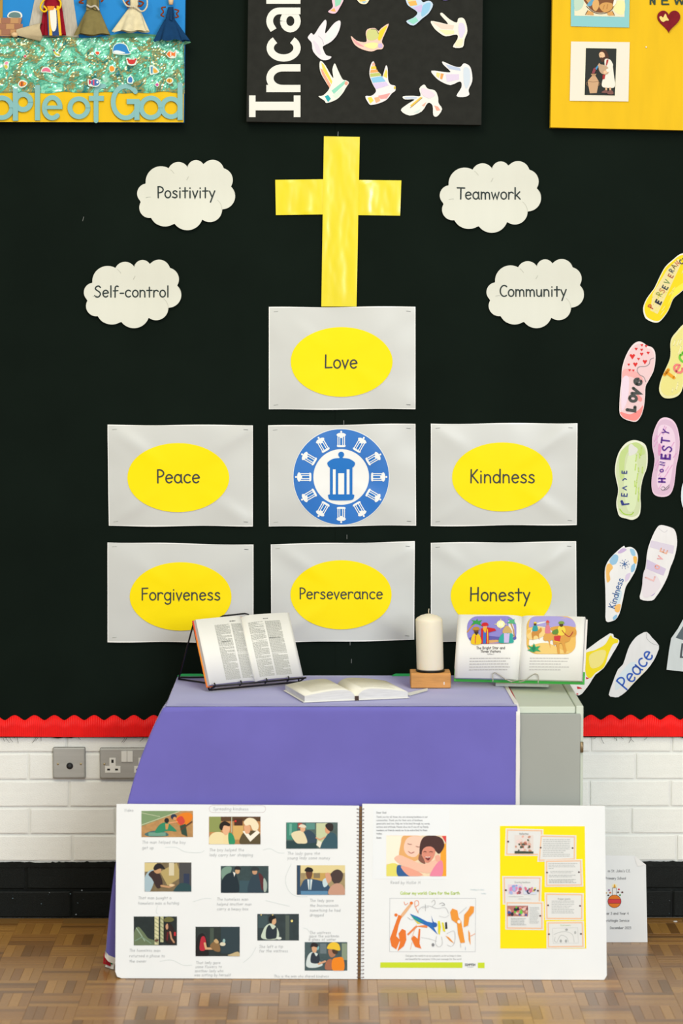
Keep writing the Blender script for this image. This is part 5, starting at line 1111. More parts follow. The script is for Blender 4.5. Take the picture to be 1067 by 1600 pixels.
b = MB(); q = [pmn.pt(*p) for p in ((184, 1259), (944, 1262), (946, 1531), (183, 1529))][::-1]; b.slab([(x, max(y, 0)) for x, y in q], -TH-.003, -TH-.0003, mat('brown_board', '#8a6a48', .8)); b.build('cover_board', nb)
M_COIL = mat('dark_coil_wire', '#6b625e', .4, .5, metal=.5)
b = MB(); n = 46
for i in range(n):
    y = 1264+i*(1527-1264)/(n-1); x0, y0 = pmn.pt(558.5, y); x1, y1 = pmn.pt(567.5, y)
    pts = [(x0+(x1-x0)*(.5-.5*math.cos(t)), y0+(y1-y0)*(.5-.5*math.cos(t)), .0005+.004*math.sin(t)) for t in [math.pi*j/7 for j in range(8)]]
    b.tube(pts, .0009, M_COIL, 5)
o = b.build('spiral_binding', nb, True); o['kind'] = 'stuff'
b = MB()
for i in range(n):
    y = 1264+i*(1527-1264)/(n-1)
    for x in (558, 568): X, Y = pmn.pt(x, y); b.face([(X-.0014, Y-.0014, .0003), (X+.0014, Y-.0014, .0003), (X+.0014, Y+.0014, .0003), (X-.0014, Y+.0014, .0003)], ink('#8a6f70'))
o = b.build('punched_holes', nb); o['kind'] = 'stuff'
def photo(x0, y0, x1, y1, bg_, shapes, label):
    q = [pmn.pt(*p) for p in ((x0, y1), (x1, y1), (x1, y0), (x0, y0))]
    b = MB(); b.slab(q, .0002, .0007, mat('photo_'+bg_.strip('#'), bg_, .35, .4, .12, 60)); o = b.build('photograph', nb); o['label'] = label
    sh = []
    for s in shapes:   # keep the picture inside its print
        c, pol = shape_polys(s); 
        for p_ in pol: sh.append((c, 'p', [v for (a, d_) in p_ for v in (min(max(a, x0), x1), min(max(d_, y0), y1))]))
    a = art('printed_scene', o, pmn, sh, z0=.0009, dz=.00007); return o
photo(221, 1267, 301.5, 1308, '#b98d58', [('#7f9a70', 'p', [221, 1267, 284, 1267, 221, 1291]), ('#d8d8b8', 'l', .9, [221, 1289, 280, 1268]), ('#c8d0b0', 'l', .8, [221, 1270, 250, 1276]), ('#4a6f70', 's', [226, 1303, 240, 1298, 258, 1300, 262, 1306, 235, 1307]), ('#6fa08e', 'r', 232, 1300.5, 259, 1306), ('#2f8a66', 's', [242, 1300, 250, 1288, 260, 1285, 268, 1290, 276, 1299, 262, 1298, 250, 1301]), ('#1e2326', 'e', 260.5, 1282, 3.6, 4), ('#c9985c', 'p', [258, 1287, 264, 1287, 262, 1296, 259, 1296]), ('#e8821e', 's', [274, 1279, 284, 1271, 296, 1270, 301, 1276, 296, 1285, 285, 1291, 278, 1287]), ('#d0483a', 's', [276, 1280, 284, 1275, 289, 1284, 282, 1289]), ('#2a3450', 'e', 271.5, 1276, 4.6, 4.2), ('#d99a6a', 'e', 273, 1279, 2.6, 2.6), ('#e0a070', 'l', 2, [277, 1284, 264, 1286]), ('#2f4a3c', 'p', [281, 1290, 290, 1287, 293, 1307, 284, 1303]), ('#5a3a28', 'l', 2, [283, 1296, 300, 1284])], 'photo of a runner helping a fallen boy')
photo(326.5, 1276, 407, 1319, '#c08a52', [('#8f9a5a', 'r', 327, 1276, 345, 1300), ('#5a4028', 'r', 345, 1276, 407, 1283), ('#4a2c1e', 'r', 366, 1279, 379, 1292), ('#d9b068', 'r', 364, 1290, 380, 1312), ('#c0c8b0', 'l', 1.2, [362, 1277, 362, 1300]), ('#efe0b0', 's', [328, 1306, 338, 1300, 350, 1303, 356, 1319, 328, 1319]), ('#efdca8', 's', [350, 1303, 357, 1300, 358, 1319, 350, 1319]), ('#2f9468', 's', [357, 1302, 363, 1303, 367, 1312, 366, 1319, 358, 1319]), ('#e9b48c', 's', [347, 1290, 353, 1286, 359, 1292, 358, 1300, 353, 1305, 348, 1300]), ('#231a16', 's', [343, 1294, 344, 1287, 351, 1283, 359, 1287, 358, 1291, 350, 1290, 347, 1297]), ('#5a4e34', 's', [376, 1319, 378, 1304, 388, 1298, 402, 1299, 407, 1306, 407, 1319]), ('#f6f0e2', 'p', [379, 1299, 384, 1297, 391, 1306, 402, 1297, 406, 1301, 391, 1315]), ('#e3ab84', 's', [381, 1292, 386, 1286, 391, 1292, 390, 1301, 384, 1302]), ('#f2e4c4', 's', [381, 1284, 388, 1278, 398, 1280, 404, 1289, 402, 1297, 395, 1297, 391, 1289, 384, 1290]), ('#d8352a', 'e', 368, 1283, 1.6, 1.6)], 'photo of a young man with a white haired woman')
photo(447, 1285, 527.5, 1326, '#4a5f5c', [('#3f8a78', 'r', 448, 1285, 464, 1312), ('#6fae9c', 'r', 452, 1287, 456, 1305), ('#b04a3a', 'r', 466, 1286, 472, 1294), ('#c8d0a8', 'r', 494, 1286, 512, 1318), ('#5a8f88', 'r', 478, 1286, 492, 1296), ('#2a4448', 'r', 447, 1314, 495, 1326), ('#33485a', 's', [472, 1316, 474, 1303, 482, 1297, 492, 1304, 494, 1316]), ('#e6d9b4', 's', [455, 1303, 466, 1298, 474, 1300, 480, 1316, 470, 1318, 462, 1316]), ('#e3b08a', 'e', 473, 1295, 4, 5), ('#e3dcc8', 's', [467, 1292, 470, 1288, 476, 1289, 478, 1293]), ('#355866', 's', [500, 1326, 510, 1306, 516, 1301, 525, 1305, 526, 1326]), ('#dca07a', 's', [508, 1294, 512, 1290, 516, 1294, 514, 1302, 509, 1301]), ('#2e2624', 's', [508, 1290, 513, 1286, 520, 1288, 520, 1297, 514, 1298]), ('#dca07a', 'l', 2, [494, 1309, 500, 1312, 508, 1308]), ('#e9e6d4', 'p', [497, 1313, 503, 1316, 500, 1325, 494, 1320])], 'photo of two people exchanging a paper bag')
photo(226, 1347.5, 299, 1393, '#7a6a4c', [('#d8c890', 'r', 226, 1348, 245, 1362), ('#b8a46c', 'p', [250, 1362, 276, 1348, 284, 1370, 262, 1384]), ('#4a4a4c', 'r', 280, 1348, 299, 1393), ('#d9d0b4', 'r', 264, 1348, 272, 1368), ('#2f3a55', 'r', 287, 1365, 296, 1386), ('#a8c0cc', 's', [227, 1393, 226, 1372, 234, 1360, 244, 1362, 240, 1380, 234, 1393]), ('#3a2a2a', 's', [232, 1366, 240, 1360, 250, 1366, 254, 1382, 246, 1388, 238, 1374]), ('#c89a70', 's', [241, 1356, 249, 1354, 252, 1362, 246, 1365, 241, 1362]), ('#241f22', 's', [240, 1356, 244, 1350, 252, 1350, 258, 1358, 250, 1357, 242, 1360]), ('#c89a70', 'l', 3, [252, 1384, 264, 1386, 272, 1383]), ('#e0c8a0', 'e', 268, 1383, 4, 2), ('#2a4a50', 's', [272, 1390, 282, 1380, 296, 1382, 299, 1393, 274, 1393])], 'photo of a man in a cap bending down')
photo(345, 1353, 419.5, 1395, '#33474a', [('#7a9a8c', 's', [346, 1360, 354, 1354, 362, 1356, 356, 1372, 348, 1376]), ('#1c2c36', 's', [347, 1395, 346, 1378, 354, 1366, 366, 1364, 372, 1376, 372, 1395]), ('#e9e9e4', 'p', [364, 1362, 368, 1364, 366, 1370]), ('#d0a880', 'e', 371, 1361, 3.6, 4.4), ('#232428', 's', [366, 1358, 370, 1353, 376, 1356, 375, 1359]), ('#3a5560', 'r', 374, 1376, 392, 1395), ('#2e4250', 's', [388, 1395, 390, 1376, 398, 1366, 408, 1368, 414, 1380, 412, 1395]), ('#5a2a2e', 's', [404, 1364, 411, 1370, 413, 1388, 409, 1390, 406, 1376]), ('#c89a78', 'e', 398, 1362, 4, 4.5), ('#30383c', 's', [392, 1360, 396, 1354, 404, 1356, 404, 1360]), ('#a8b8b0', 's', [412, 1372, 417, 1380, 416, 1392, 412, 1392])], 'photo of two men facing each other')
photo(463.5, 1352, 539, 1398, '#a8946a', [('#2f4a66', 'r', 464, 1352, 469, 1398), ('#e4d49c', 'r', 470, 1352, 539, 1364), ('#c8a45c', 'r', 478, 1364, 520, 1376), ('#8a7a5c', 'r', 490, 1364, 500, 1372), ('#34506c', 's', [470, 1398, 472, 1380, 480, 1373, 500, 1376, 514, 1384, 514, 1398]), ('#d9e4e8', 'p', [480, 1374, 488, 1374, 486, 1390, 482, 1390]), ('#3f7a94', 'l', 1.6, [484, 1374, 484, 1390]), ('#6a4634', 's', [478, 1362, 483, 1357, 488, 1362, 486, 1372, 480, 1372]), ('#221c1c', 's', [476, 1361, 480, 1355, 488, 1357, 488, 1362]), ('#c8dce4', 's', [504, 1376, 510, 1372, 512, 1382, 506, 1386]), ('#4a3a38', 's', [516, 1368, 522, 1360, 530, 1359, 536, 1366, 532, 1378, 522, 1380]), ('#d8a284', 's', [508, 1366, 514, 1364, 518, 1374, 512, 1380]), ('#c89a84', 's', [516, 1386, 526, 1380, 536, 1384, 538, 1398, 514, 1398]), ('#5a8ab0', 'r', 470, 1392, 512, 1398)], 'photo of a man in a suit and a woman')
photo(209, 1432, 276.5, 1477, '#1f2a2a', [('#6a7a5c', 's', [210, 1456, 216, 1448, 224, 1456, 232, 1466, 244, 1470, 244, 1477, 210, 1477]), ('#9ab09a', 'l', 1.6, [213, 1450, 220, 1460, 226, 1470]), ('#7f9a84', 'l', 1.4, [211, 1470, 222, 1464, 236, 1474]), ('#d6d2a8', 'r', 241.5, 1432, 248, 1476), ('#c2c49c', 'r', 250.5, 1432, 255.5, 1472)]+[('#8f9a70', 'l', .9, [241.5, y, 248, y+4]) for y in range(1434, 1472, 6)]+[('#84906a', 'l', .9, [250.5, y, 255.5, y+4]) for y in range(1434, 1468, 6)]+[('#6a6a3c', 's', [256, 1436, 264, 1432, 272, 1436, 268, 1440, 258, 1440]), ('#2a1e1c', 's', [258, 1470, 258, 1448, 264, 1442, 272, 1452, 274, 1474]), ('#c89878', 's', [259, 1446, 262, 1443, 263, 1450, 260, 1452]), ('#c09070', 'l', 2.6, [266, 1456, 268, 1466, 272, 1472]), ('#6a1a20', 'p', [261, 1456, 264, 1456, 262, 1470, 260, 1468]), ('#c82a34', 'r', 272, 1456, 275, 1462), ('#6a4a3c', 'e', 245, 1469, 3, 2)], 'dark photo with two twisted pale columns')
photo(305.5, 1448, 374.5, 1494, '#26302f', [('#48564c', 'r', 328, 1450, 334, 1480), ('#2f4048', 'r', 345, 1448, 374, 1490), ('#1c1a1c', 's', [306, 1494, 308, 1466, 316, 1458, 322, 1466, 326, 1486, 324, 1494]), ('#b8283a', 's', [312, 1484, 314, 1466, 319, 1463, 322, 1472, 321, 1484]), ('#d9ac80', 'l', 3.4, [320, 1474, 322, 1482, 332, 1482]), ('#8a6a44', 's', [328, 1478, 336, 1470, 342, 1474, 344, 1486, 336, 1486]), ('#c8a878', 's', [334, 1470, 338, 1467, 342, 1472, 338, 1474]), ('#e0d9c0', 'e', 348, 1475, 4.5, 3), ('#9ac0c0', 'e', 350, 1470, 2, 3), ('#c8b48a', 's', [356, 1493, 362, 1490, 372, 1487, 374, 1494])], 'dark photo of a woman in red serving')
photo(402, 1428, 467, 1469.5, '#2c3a3e', [('#54605a', 'r', 446, 1430, 452, 1469), ('#3f5358', 'r', 403, 1430, 418, 1450), ('#c9d8c8', 's', [409, 1466, 411, 1454, 416, 1446, 424, 1443, 433, 1450, 436, 1462, 430, 1468]), ('#26323c', 's', [416, 1466, 416, 1452, 421, 1445, 426, 1452, 432, 1448, 432, 1464, 426, 1467]), ('#d8ac84', 's', [424, 1440, 427, 1434, 431, 1436, 431, 1442, 427, 1445]), ('#1a1a1c', 's', [420, 1438, 422, 1431, 429, 1431, 430, 1435, 426, 1437, 424, 1443]), ('#e8d884', 'e', 456, 1439, 1.8, 2), ('#e0c878', 'e', 408, 1429.5, 1, 1), ('#e0c878', 'e', 426, 1429.5, 1, 1), ('#dfe8e0', 'e', 436, 1466, 4, 2)], 'dark photo of a waitress in a waistcoat')
photo(476, 1472, 542.5, 1516.5, '#41565a', [('#7fb4bc', 'e', 496, 1481, 2.6, 3.4), ('#6a7a80', 'r', 500, 1474, 510, 1490), ('#8a9a84', 'r', 534, 1474, 542, 1500), ('#d3dfe0', 's', [479, 1510, 480, 1496, 486, 1488, 496, 1490, 500, 1502, 504, 1508, 492, 1512]), ('#2c3542', 's', [486, 1504, 486, 1492, 490, 1488, 494, 1494, 498, 1490, 499, 1504]), ('#d8a884', 's', [487, 1480, 490, 1476, 495, 1479, 494, 1487, 489, 1488]), ('#2a2224', 's', [485, 1480, 488, 1473, 496, 1475, 496, 1480, 490, 1479]), ('#d8a480', 'l', 3, [498, 1506, 508, 1502]), ('#b07a5c', 's', [513, 1484, 520, 1482, 524, 1492, 518, 1496, 514, 1492]), ('#4a3628', 's', [519, 1484, 527, 1484, 527, 1490, 521, 1490]), ('#eec636', 's', [511, 1482, 514, 1475, 521, 1472, 529, 1475, 531, 1485, 520, 1483]), ('#a86c52', 's', [508, 1514, 510, 1502, 518, 1499, 520, 1514]), ('#f08a1c', 's', [520, 1516, 519, 1500, 526, 1496, 536, 1497, 537, 1516])], 'photo of a worker in a yellow hard hat')
INK_ = '#bfc3c6'
def hand(lines, x, y, cap, lh, dx=0, name='handwriting', rot=0):
    art(name, nb, pmn, [(INK_, 't', t, x+dx*i, y+lh*i, cap, .62, dict(wob=.07, slant=.12, rot=rot, sp=.16)) for i, t in enumerate(lines)], z0=.0006)
hand(['Video'], 194, 1268, 4.2, 6)
hand(['Spreading kindness'], 333, 1266, 4.4, 6)
art('title_oval', nb, pmn, [('#c9b9bb', 'o', .5, [v for p_ in rrect(327, 1258.5, 415, 1269.5, 5.4, 6) for v in p_])], z0=.0006)
hand(['The man helped the boy', 'get up'], 222, 1318, 4.4, 8.6); hand(['The boy helped the', 'lady carry her shopping'], 327, 1330, 4.4, 7.8); hand(['The lady gave the', 'young lady some money'], 449, 1335.5, 4.4, 7)
hand(['That man bought a', 'homeless man a hotdog'], 216, 1405, 4.2, 8); hand(['The homeless man', 'helped another man', 'carry a heavy box'], 339, 1407, 4.2, 7.6); hand(['The lady gave', 'the businessman', 'something he had', 'dropped'], 484, 1409, 4.2, 7.6)
hand(['The homeless man', 'returned a phone to', 'the owner'], 202, 1487, 4.2, 8.4); hand(['That lady gave', 'some flowers to', 'another lady who', 'was sitting by herself'], 306, 1506, 4, 6.4, -.8); hand(['She left a tip', 'for the waitress'], 405, 1481, 4.2, 6.8); hand(['The waitress', 'gave the workman', 'a glass of water'], 484, 1459, 4, 5.4, -1); hand(['This is the man who shared kindness'], 428, 1527, 3.6, 6)
for l in ([258, 1324, 275, 1324, 290, 1331, 312, 1332, 319, 1329], [411, 1328, 422, 1326, 434, 1332, 444, 1333], [455, 1350, 446, 1372, 450, 1390, 462, 1400, 480, 1401], [330, 1404, 318, 1404, 302, 1409], [452, 1416, 435, 1412, 415, 1407], [246, 1415, 244, 1424, 246, 1428], [250, 1502, 268, 1500, 286, 1508, 300, 1508], [380, 1504, 392, 1494, 400, 1480], [474, 1450, 480, 1452, 486, 1460]):
    art('pencil_arrow', nb, pmn, [('#d3dbdc', 'c', .7, l)], z0=.0006)
# right page
o = art('prayer_sheet', nb, pmn, [('#eef3f8', 'p', [583, 1262, 702, 1264, 700, 1374, 582, 1373])], z0=.0005)
art('prayer_text', o, pmn, [('#9ea2a8', 't', 'Dear God', 588, 1271, 2.9, .55), ('#a8acb2', 't', 'Thank you for all those who are showing kindness in our', 588, 1277.6, 2.6, .45, dict(sp=.05)), ('#a8acb2', 't', 'communities. Thank you for their acts of kindness,', 588, 1282.8, 2.6, .45, dict(sp=.05)), ('#a8acb2', 't', 'generosity and love. Help me to be kind through my words,', 588, 1288, 2.6, .45, dict(sp=.05)), ('#a8acb2', 't', 'actions and attitude. Please show me if one of my family', 588, 1293.2, 2.6, .45, dict(sp=.05)), ('#a8acb2', 't', 'members or friends needs me to be extra kind to them', 588, 1298.4, 2.6, .45, dict(sp=.05)), ('#a8acb2', 't', 'today.', 588, 1303.6, 2.6, .45), ('#a8acb2', 't', 'Amen', 588, 1310, 2.6, .5)], z0=.0008)
photo(603.5, 1305.5, 697.5, 1369, '#f0d8b8', [('#fbf3e0', 'r', 603, 1306, 630, 1350), ('#e8e070', 's', [604, 1352, 620, 1350, 624, 1369, 604, 1369]), ('#f6a830', 'r', 688, 1318, 697, 1369), ('#e0474a', 'p', [690, 1306, 697, 1306, 697, 1318]), ('#e9b070', 's', [624, 1340, 626, 1318, 630, 1306, 648, 1305, 660, 1312, 656, 1340, 640, 1346]), ('#f8d0bc', 's', [631, 1322, 636, 1310, 648, 1306, 660, 1310, 658, 1326, 650, 1338, 640, 1338, 633, 1332]), ('#4a2e2c', 's', [656, 1340, 656, 1320, 662, 1308, 676, 1305, 690, 1310, 694, 1322, 686, 1334, 678, 1328, 664, 1326]), ('#e0917c', 's', [659, 1332, 664, 1324, 674, 1323, 680, 1330, 676, 1342, 668, 1348, 661, 1344]), ('#8a5a4c', 's', [654, 1344, 656, 1334, 662, 1342, 664, 1350]), ('#f3c3ac', 's', [616, 1342, 624, 1336, 640, 1342, 660, 1350, 678, 1344, 686, 1340, 684, 1354, 670, 1364, 648, 1360, 628, 1352]), ('#2f5f9a', 's', [620, 1354, 626, 1352, 634, 1360, 640, 1369, 622, 1369]), ('#f0a892', 's', [626, 1354, 640, 1356, 660, 1366, 652, 1369, 638, 1368]), ('#ee8aa8', 's', [672, 1366, 680, 1352, 688, 1344, 692, 1350, 690, 1369, 674, 1369]), ('#f0b09a', 's', [680, 1338, 686, 1336, 688, 1344, 682, 1346]),
    ('#a8504a', 'c', .9, [638, 1330, 642, 1333, 647, 1331]), ('#8a5a50', 'c', .8, [637, 1318, 640, 1319, 643, 1319]), ('#8a5a50', 'c', .8, [650, 1322, 653, 1323, 656, 1323]), ('#7a2a34', 's', [663, 1338, 668, 1341, 673, 1338, 669, 1344]), ('#fdf3ee', 'l', .8, [664, 1339, 672, 1339]), ('#4a2422', 'c', .9, [662, 1331, 664, 1330, 666, 1331]), ('#4a2422', 'c', .9, [671, 1331, 673, 1330, 676, 1331])], 'bright photo of two hugging children')
hand(['Read by Hollie M'], 610, 1381, 4.4, 6)
art('green_heading', nb, pmn, [('#c0d970', 't', 'Colour my world: Care for the Earth', 672, 1397.5, 4.3, .95, dict(align='c', sp=.1))], z0=.0006)
art('faint_note', nb, pmn, [('#cfdde2', 't', 'Mondays in class', 735, 1391, 2.2, .4), ('#cfdde2', 't', 'today', 752, 1397, 2.2, .4)], z0=.0006)
cf = art('colouring_frame', nb, pmn, [('#c3c6cc', 'o', .7, [609, 1403.5, 743, 1403.5, 742.5, 1487, 608.5, 1487])], z0=.0005)
k6 = pmn.crop(560, 1380, 5.081); OR = '#ea7a2c'; OY = '#ef9a38'
art('crayon_drawing', cf, k6, [('#eab98e', 's', [330, 260, 410, 160, 425, 170, 345, 275]), (OR, 'p', [250, 440, 300, 300, 318, 250, 345, 262, 320, 330, 300, 420, 330, 450, 300, 525, 262, 500]), (OR, 'p', [318, 400, 345, 362, 375, 375, 380, 450, 360, 500, 310, 540, 330, 470]), ('#ee8a50', 'p', [385, 405, 450, 340, 550, 330, 545, 355, 470, 345, 395, 415]), (OR, 'p', [418, 440, 440, 415, 470, 440, 480, 360, 492, 365, 485, 480, 500, 520, 450, 505]), (OR, 'e', 298, 252, 13, 13), (OR, 'e', 420, 157, 13, 12), (OR, 'c', 4, [362, 148, 372, 172, 392, 158]), (OR, 'c', 4, [450, 190, 448, 145, 472, 140, 478, 170, 455, 190, 475, 235]), ('#e9a268', 'l', 3, [420, 440, 460, 330]), ('#e9a268', 'l', 3, [412, 525, 425, 470]),
    ('#2a6fc0', 'p', [408, 242, 470, 265, 545, 305, 600, 315, 590, 335, 630, 408, 560, 345, 500, 318, 450, 295]), ('#1f9a9a', 'p', [415, 252, 470, 278, 520, 312, 480, 305, 440, 285]), ('#e8d83a', 'p', [440, 285, 480, 312, 500, 322, 470, 322]), ('#2a62b4', 'e', 605, 330, 20, 20), ('#2a62b4', 'p', [578, 255, 592, 300, 610, 318, 590, 320]),
    ('#e6dc1e', 'p', [630, 300, 645, 298, 655, 345, 645, 410, 634, 400]), ('#e6dc1e', 'p', [662, 310, 675, 312, 690, 385, 672, 380]), ('#2f3238', 'p', [688, 310, 702, 308, 706, 360, 690, 365]),
    (OY, 'p', [728, 230, 745, 200, 785, 215, 795, 270, 815, 300, 845, 470, 810, 475, 790, 400, 782, 320, 740, 290]), ('#eef2f4', 'e', 798, 305, 13, 14), (OY, 'p', [840, 250, 870, 215, 890, 180, 918, 185, 915, 230, 880, 270, 870, 335, 835, 350]), (OY, 'p', [872, 370, 885, 395, 890, 490, 875, 450]), ('#ee9a60', 'l', 4, [890, 420, 925, 400]), (OY, 'p', [690, 415, 720, 430, 760, 478, 725, 455]),
    ('#9a9da2', 'c', 2.2, [390, 270, 420, 290, 440, 285]), ('#8a8d92', 'c', 2.2, [580, 150, 600, 132, 608, 160, 585, 185]), ('#9a9da2', 'c', 2.2, [470, 230, 500, 190, 560, 180, 620, 200, 690, 195, 715, 240]), ('#aaadb2', 'c', 2, [500, 430, 560, 440, 620, 460]), ('#7a7d82', 'c', 3, [640, 165, 665, 155, 685, 170, 660, 178]), ('#a2a5aa', 'c', 2.2, [620, 420, 612, 480, 640, 505, 665, 480, 660, 425]), ('#9a9da2', 'l', 2.2, [530, 165, 532, 220]), ('#9a9da2', 'l', 2.2, [505, 195, 555, 190]), ('#888b90', 'e', 592, 488, 11, 13), ('#a2a5aa', 'c', 2.2, [700, 400, 760, 380, 765, 460, 740, 500, 705, 490]), ('#a2a5aa', 'l', 2.2, [800, 240, 858, 190]), ('#b2b5ba', 'c', 2, [640, 260, 690, 270, 720, 250]), ('#9fb4d8', 'l', 3, [850, 505, 850, 530]), ('#a2a5aa', 'l', 2.2, [810, 480, 812, 510])], z0=.0008, dz=.00005)
art('small_print', nb, pmn, [('#b9bdbf', 't', 'God gave the world to us as a present, so let us keep it clean', 677, 1494.5, 2.6, .42, dict(align='c', sp=.04)), ('#b9bdbf', 't', 'and beautiful for everyone. Write your message for the world', 677, 1499.6, 2.6, .42, dict(align='c', sp=.04))], z0=.0006)
art('lime_bar', nb, pmn, [('#cbdf2c', 'p', [594.2, 1503.6, 722.6, 1503.6, 722.4, 1512.3, 594, 1512])], z0=.0006); art('lime_block', nb, pmn, [('#cbdf2c', 'p', [746.5, 1504, 757, 1504, 757, 1512.6, 746.5, 1512.6])], z0=.0006)
art('small_logo', nb, pmn, [('#6f7478', 't', 'SIMPTON', 734.5, 1509, 3.2, .8, dict(align='c')), ('#a0a4a6', 'w', 730, 1510.5, 740, 3, 1, .8)], z0=.0006)
# yellow sheet with cards
b = MB(); q = [pmn.pt(*p_) for p_ in ((781.5, 1482), (916, 1482), (913.5, 1291), (781, 1290.5))]; b.slab(q, .0002, .0007, M_YEL); ys = b.build('yellow_sheet', nb)
k7 = pmn.crop(780, 1280, 6.667); OB = '#efc09a'
def card(pts, shapes, dots, z=.0009):
    q = [k7.pt(*p_) for p_ in pairs(pts)][::-1]; b = MB(); b.slab(q, z-.0003, z, M_PAPER); o = b.build('text_card', ys)
    P_ = pairs(pts); cx = sum(a for a, _ in P_)/4; cy = sum(a for _, a in P_)/4
    # merge border and print on the card's own surface
    allS = [(OB, 'o', 12, [v for (a, d_) in P_ for v in (cx+(a-cx)*.9, cy+(d_-cy)*.88)])]+shapes+[('#4a2a2c', 'e', x, y, 10, 9) for x, y in dots]
    mb_ = MB(); zz = z+.0001
    for s in allS:
        c, pol = shape_polys(s)
        for p_ in pol: mb_.face([(*k7.pt(*v), zz) for v in p_], ink(c))
        zz += .00006
    oo = mb_.build('card_print', nb)
    for p_ in [p_ for p_ in oo.data.polygons if p_.normal.z < 0]: p_.flip()
    return o
def scene_bits(x0, y0, x1, y1, cols, seed, n=16):
    rnd = random.Random(seed); out = [(cols[0], 'r', x0, y0, x1, y1)]
    for i in range(n):
        rx, ry = rnd.uniform(8, 22), rnd.uniform(8, 20); x = rnd.uniform(x0+rx, x1-rx); y = rnd.uniform(y0+ry, y1-ry); out.append((rnd.choice(cols[1:]), 'e', x, y, rx, ry, rnd.uniform(0, 180)))
    return out
GT = '#aeb3b4'
card([66, 95, 460, 104, 455, 384, 57, 380], scene_bits(160, 165, 355, 356, ['#e4dcd8', '#c9927c', '#e8b4a8', '#a86a58', '#4a5a4c', '#d8c0b0', '#f0d8d4'], 1, 30)+[('#3a4a40', 'p', [160, 330, 355, 336, 355, 356, 160, 356]), (GT, 't', 'Reflection', 258, 158, 16, 3, dict(align='c'))], [(92, 232)])
card([418, 160, 803, 168, 800, 430, 396, 444], [(GT, 'w', 455, 210, 745, 19, 10, 6.5, -.3)], [(431, 296), (763, 300)], .0013)
card([472, 422, 865, 416, 875, 702, 474, 705], [(GT, 'w', 512, 458, 812, 17, 3, 6.5), (GT, 'w', 514, 510, 570, 17, 1, 6.5), (GT, 'w', 530, 540, 800, 15, 2, 5.5), (GT, 'w', 516, 580, 812, 16, 2, 6.5), ('#9fa4a5', 'w', 516, 626, 800, 15, 3, 6.5)], [(497, 555), (829, 551)], .0017)
card([30, 592, 444, 595, 436, 885, 36, 888], [(GT, 't', 'Sharing kindness', 240, 665, 17, 3, dict(align='c'))]+scene_bits(90, 680, 242, 782, ['#e4cfe0', '#d88ac0', '#8aa8e0', '#c86a70', '#f0d8e8', '#a8b8e8', '#8a5a6a'], 3, 20)+scene_bits(252, 708, 388, 782, ['#d4dcee', '#6a8ad0', '#d87a9a', '#4a3a5a', '#8ac8d8', '#e8dc7a', '#f0e8f4'], 4, 18)+[('#c3c7c8', 'w', 100, 800, 250, 14, 1, 5), ('#c3c7c8', 'w', 200, 825, 360, 14, 1, 5)], [(68, 738), (402, 744)])
card([62, 852, 462, 856, 464, 1155, 62, 1150], scene_bits(82, 900, 300, 1012, ['#b87a70', '#7a3a44', '#e0b0a8', '#3a5aa8', '#2a2a34', '#d86a6a', '#e8c8c0', '#6ac84a'], 5, 30)+[(GT, 'w', 120, 1030, 285, 16, 5, 6), ('#bfc4c5', 'w', 315, 915, 415, 16, 11, 5.5)], [(426, 1005)], .0013)
card([472, 764, 880, 770, 878, 1052, 476, 1050], [(GT, 't', 'Prayer points', 675, 838, 17, 3.4, dict(align='c')), (GT, 'w', 545, 850, 780, 17.5, 8, 6)], [(508, 897), (841, 903)])
card([490, 1064, 882, 1060, 892, 1340, 492, 1346], [('#c6d8b8', 't', 'Kind hearts', 690, 1112, 16, 3, dict(align='c')), ('#c4c8c8', 'o', 3, [555, 1135, 815, 1130, 825, 1290, 560, 1292]), ('#b4b8b8', 'c', 4, [570, 1200, 620, 1180, 690, 1170, 760, 1200, 780, 1280]), ('#b4b8b8', 'c', 4, [600, 1280, 640, 1210, 700, 1230, 720, 1280]), ('#a4a8a8', 'e', 700, 1150, 14, 12), ('#b0b4b4', 'e', 790, 1180, 10, 16), ('#a8acac', 'e', 640, 1268, 12, 16), ('#a8acac', 'e', 694, 1268, 12, 16), ('#b4b8b8', 'c', 4, [580, 1230, 576, 1270, 600, 1280])], [(517, 1197), (850, 1194)], .0013)

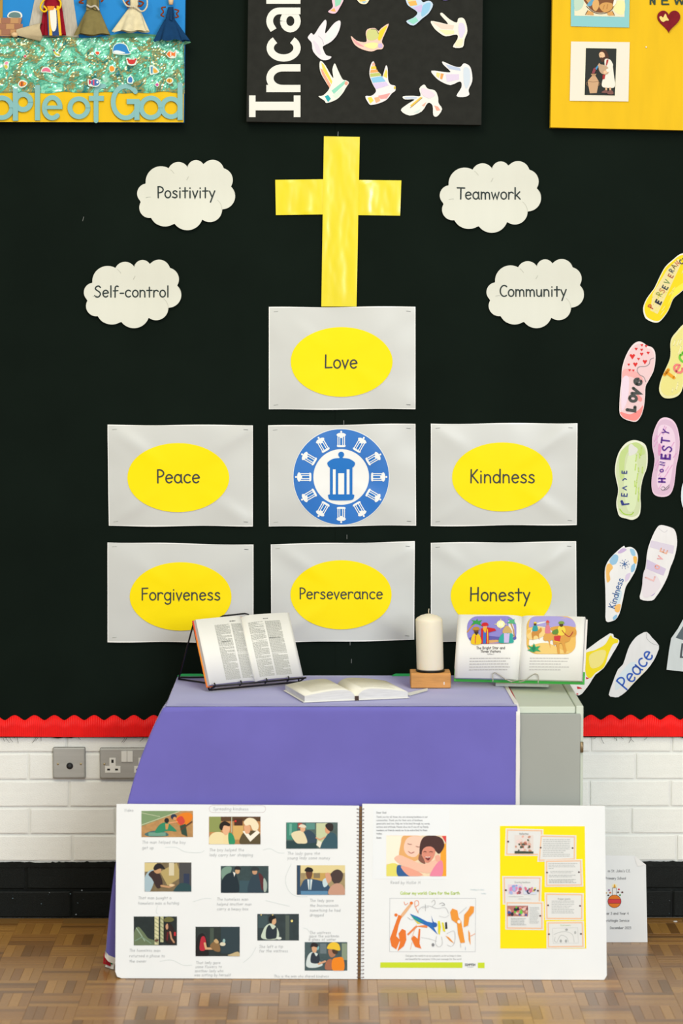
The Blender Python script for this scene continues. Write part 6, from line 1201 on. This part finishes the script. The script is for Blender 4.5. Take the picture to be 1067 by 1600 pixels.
# ================================================================== FOLDED SERVICE CARD ON THE FLOOR
D5 = .30; Ms = Matrix.Rotation(R(90), 4, 'X'); Ms.translation = P(960, 1473, D5); Ms.translation.z = .0005
sc_ = thing('service_card', Ms, 'white folded service leaflet with an orange candle drawing behind the sketchbook', 'leaflet')
pms = PM(Ms); q = [pms.pt(*p_) for p_ in ((908, 1473), (1011.5, 1473), (1009, 1351), (991, 1337), (908, 1336))]; q = [(x, max(0, y)) for x, y in q]
b = MB(); b.slab(q, -.0006, 0, M_CARDW); b.build('front_leaf', sc_)
b = MB(); hh_ = q[-1][1]; xf = q[0][0]; xr = q[1][0]
b.grid(lambda u, v: (xf+(xr-xf)*.8*u, hh_*v*(1-.09*u), -.001-.075*u), 6, 2, M_CARDW); b.build('back_leaf', sc_)
o = art('turned_corner', sc_, pms, [('#f2f3f4', 'p', [991, 1337, 1009, 1351, 996, 1353.5, 993, 1346])], z0=.0015)
k9 = pms.crop(760, 1270, 3.952)
art('lettering', sc_, k9, [('#96989c', 't', 'm St. John\'s C.E.', 890, 366, 15, 2.4, dict(align='r')), ('#96989c', 't', 'Primary School', 862, 411, 15, 2.4, dict(align='r')), ('#96989c', 't', 'Year 3 and Year 4', 877, 628, 15, 2.4, dict(align='r')), ('#96989c', 't', 'Christingle Service', 882, 672, 15, 2.4, dict(align='r')), ('#96989c', 't', 'December 2023', 893, 717, 15, 2.4, dict(align='r'))], z0=.0006)
art('orange_candle_drawing', sc_, k9, [('#fbf0c4', 'e', 790, 452, 16, 14), ('#e8a82a', 's', [784, 462, 786, 450, 791, 440, 796, 452, 795, 462]), ('#6a6a70', 'r', 776, 462, 803, 512), ('#f2f2f2', 'r', 779, 465, 800, 512), ('#6a3a2a', 'e', 790, 546, 42, 41), ('#e8802a', 'e', 790, 546, 39, 38), ('#d8404a', 'p', [752, 534, 828, 534, 829, 557, 752, 557]), ('#8a2a34', 'l', 2.5, [752, 533, 828, 533]), ('#8a2a34', 'l', 2.5, [752, 558, 828, 558])]
    + [(c, 'e', x, y, 6, 5) for c, x, y in (('#c8303a', 817, 472), ('#5a2a24', 812, 490), ('#5a2a24', 838, 490), ('#3f9a3a', 824, 507), ('#9a7aa8', 756, 476), ('#d86a2a', 764, 492), ('#3a3a3c', 752, 508), ('#c89a3a', 738, 494))], z0=.0006)
b = MB(); q = PZ(1055, 1440, 0); b.lathe([(.0062, 0), (.0065, .0012), (.004, .0018)], M_PAPER, 10, fn=lambda x, y, z, a: (x, y*.7*(1+.2*math.sin(3*a)), z)); o = b.build('paper_scrap', None, M=Matrix.Translation((q.x, q.y, .0002)))
tag(o, 'tiny white scrap of paper on the parquet near the wall', 'paper scrap')
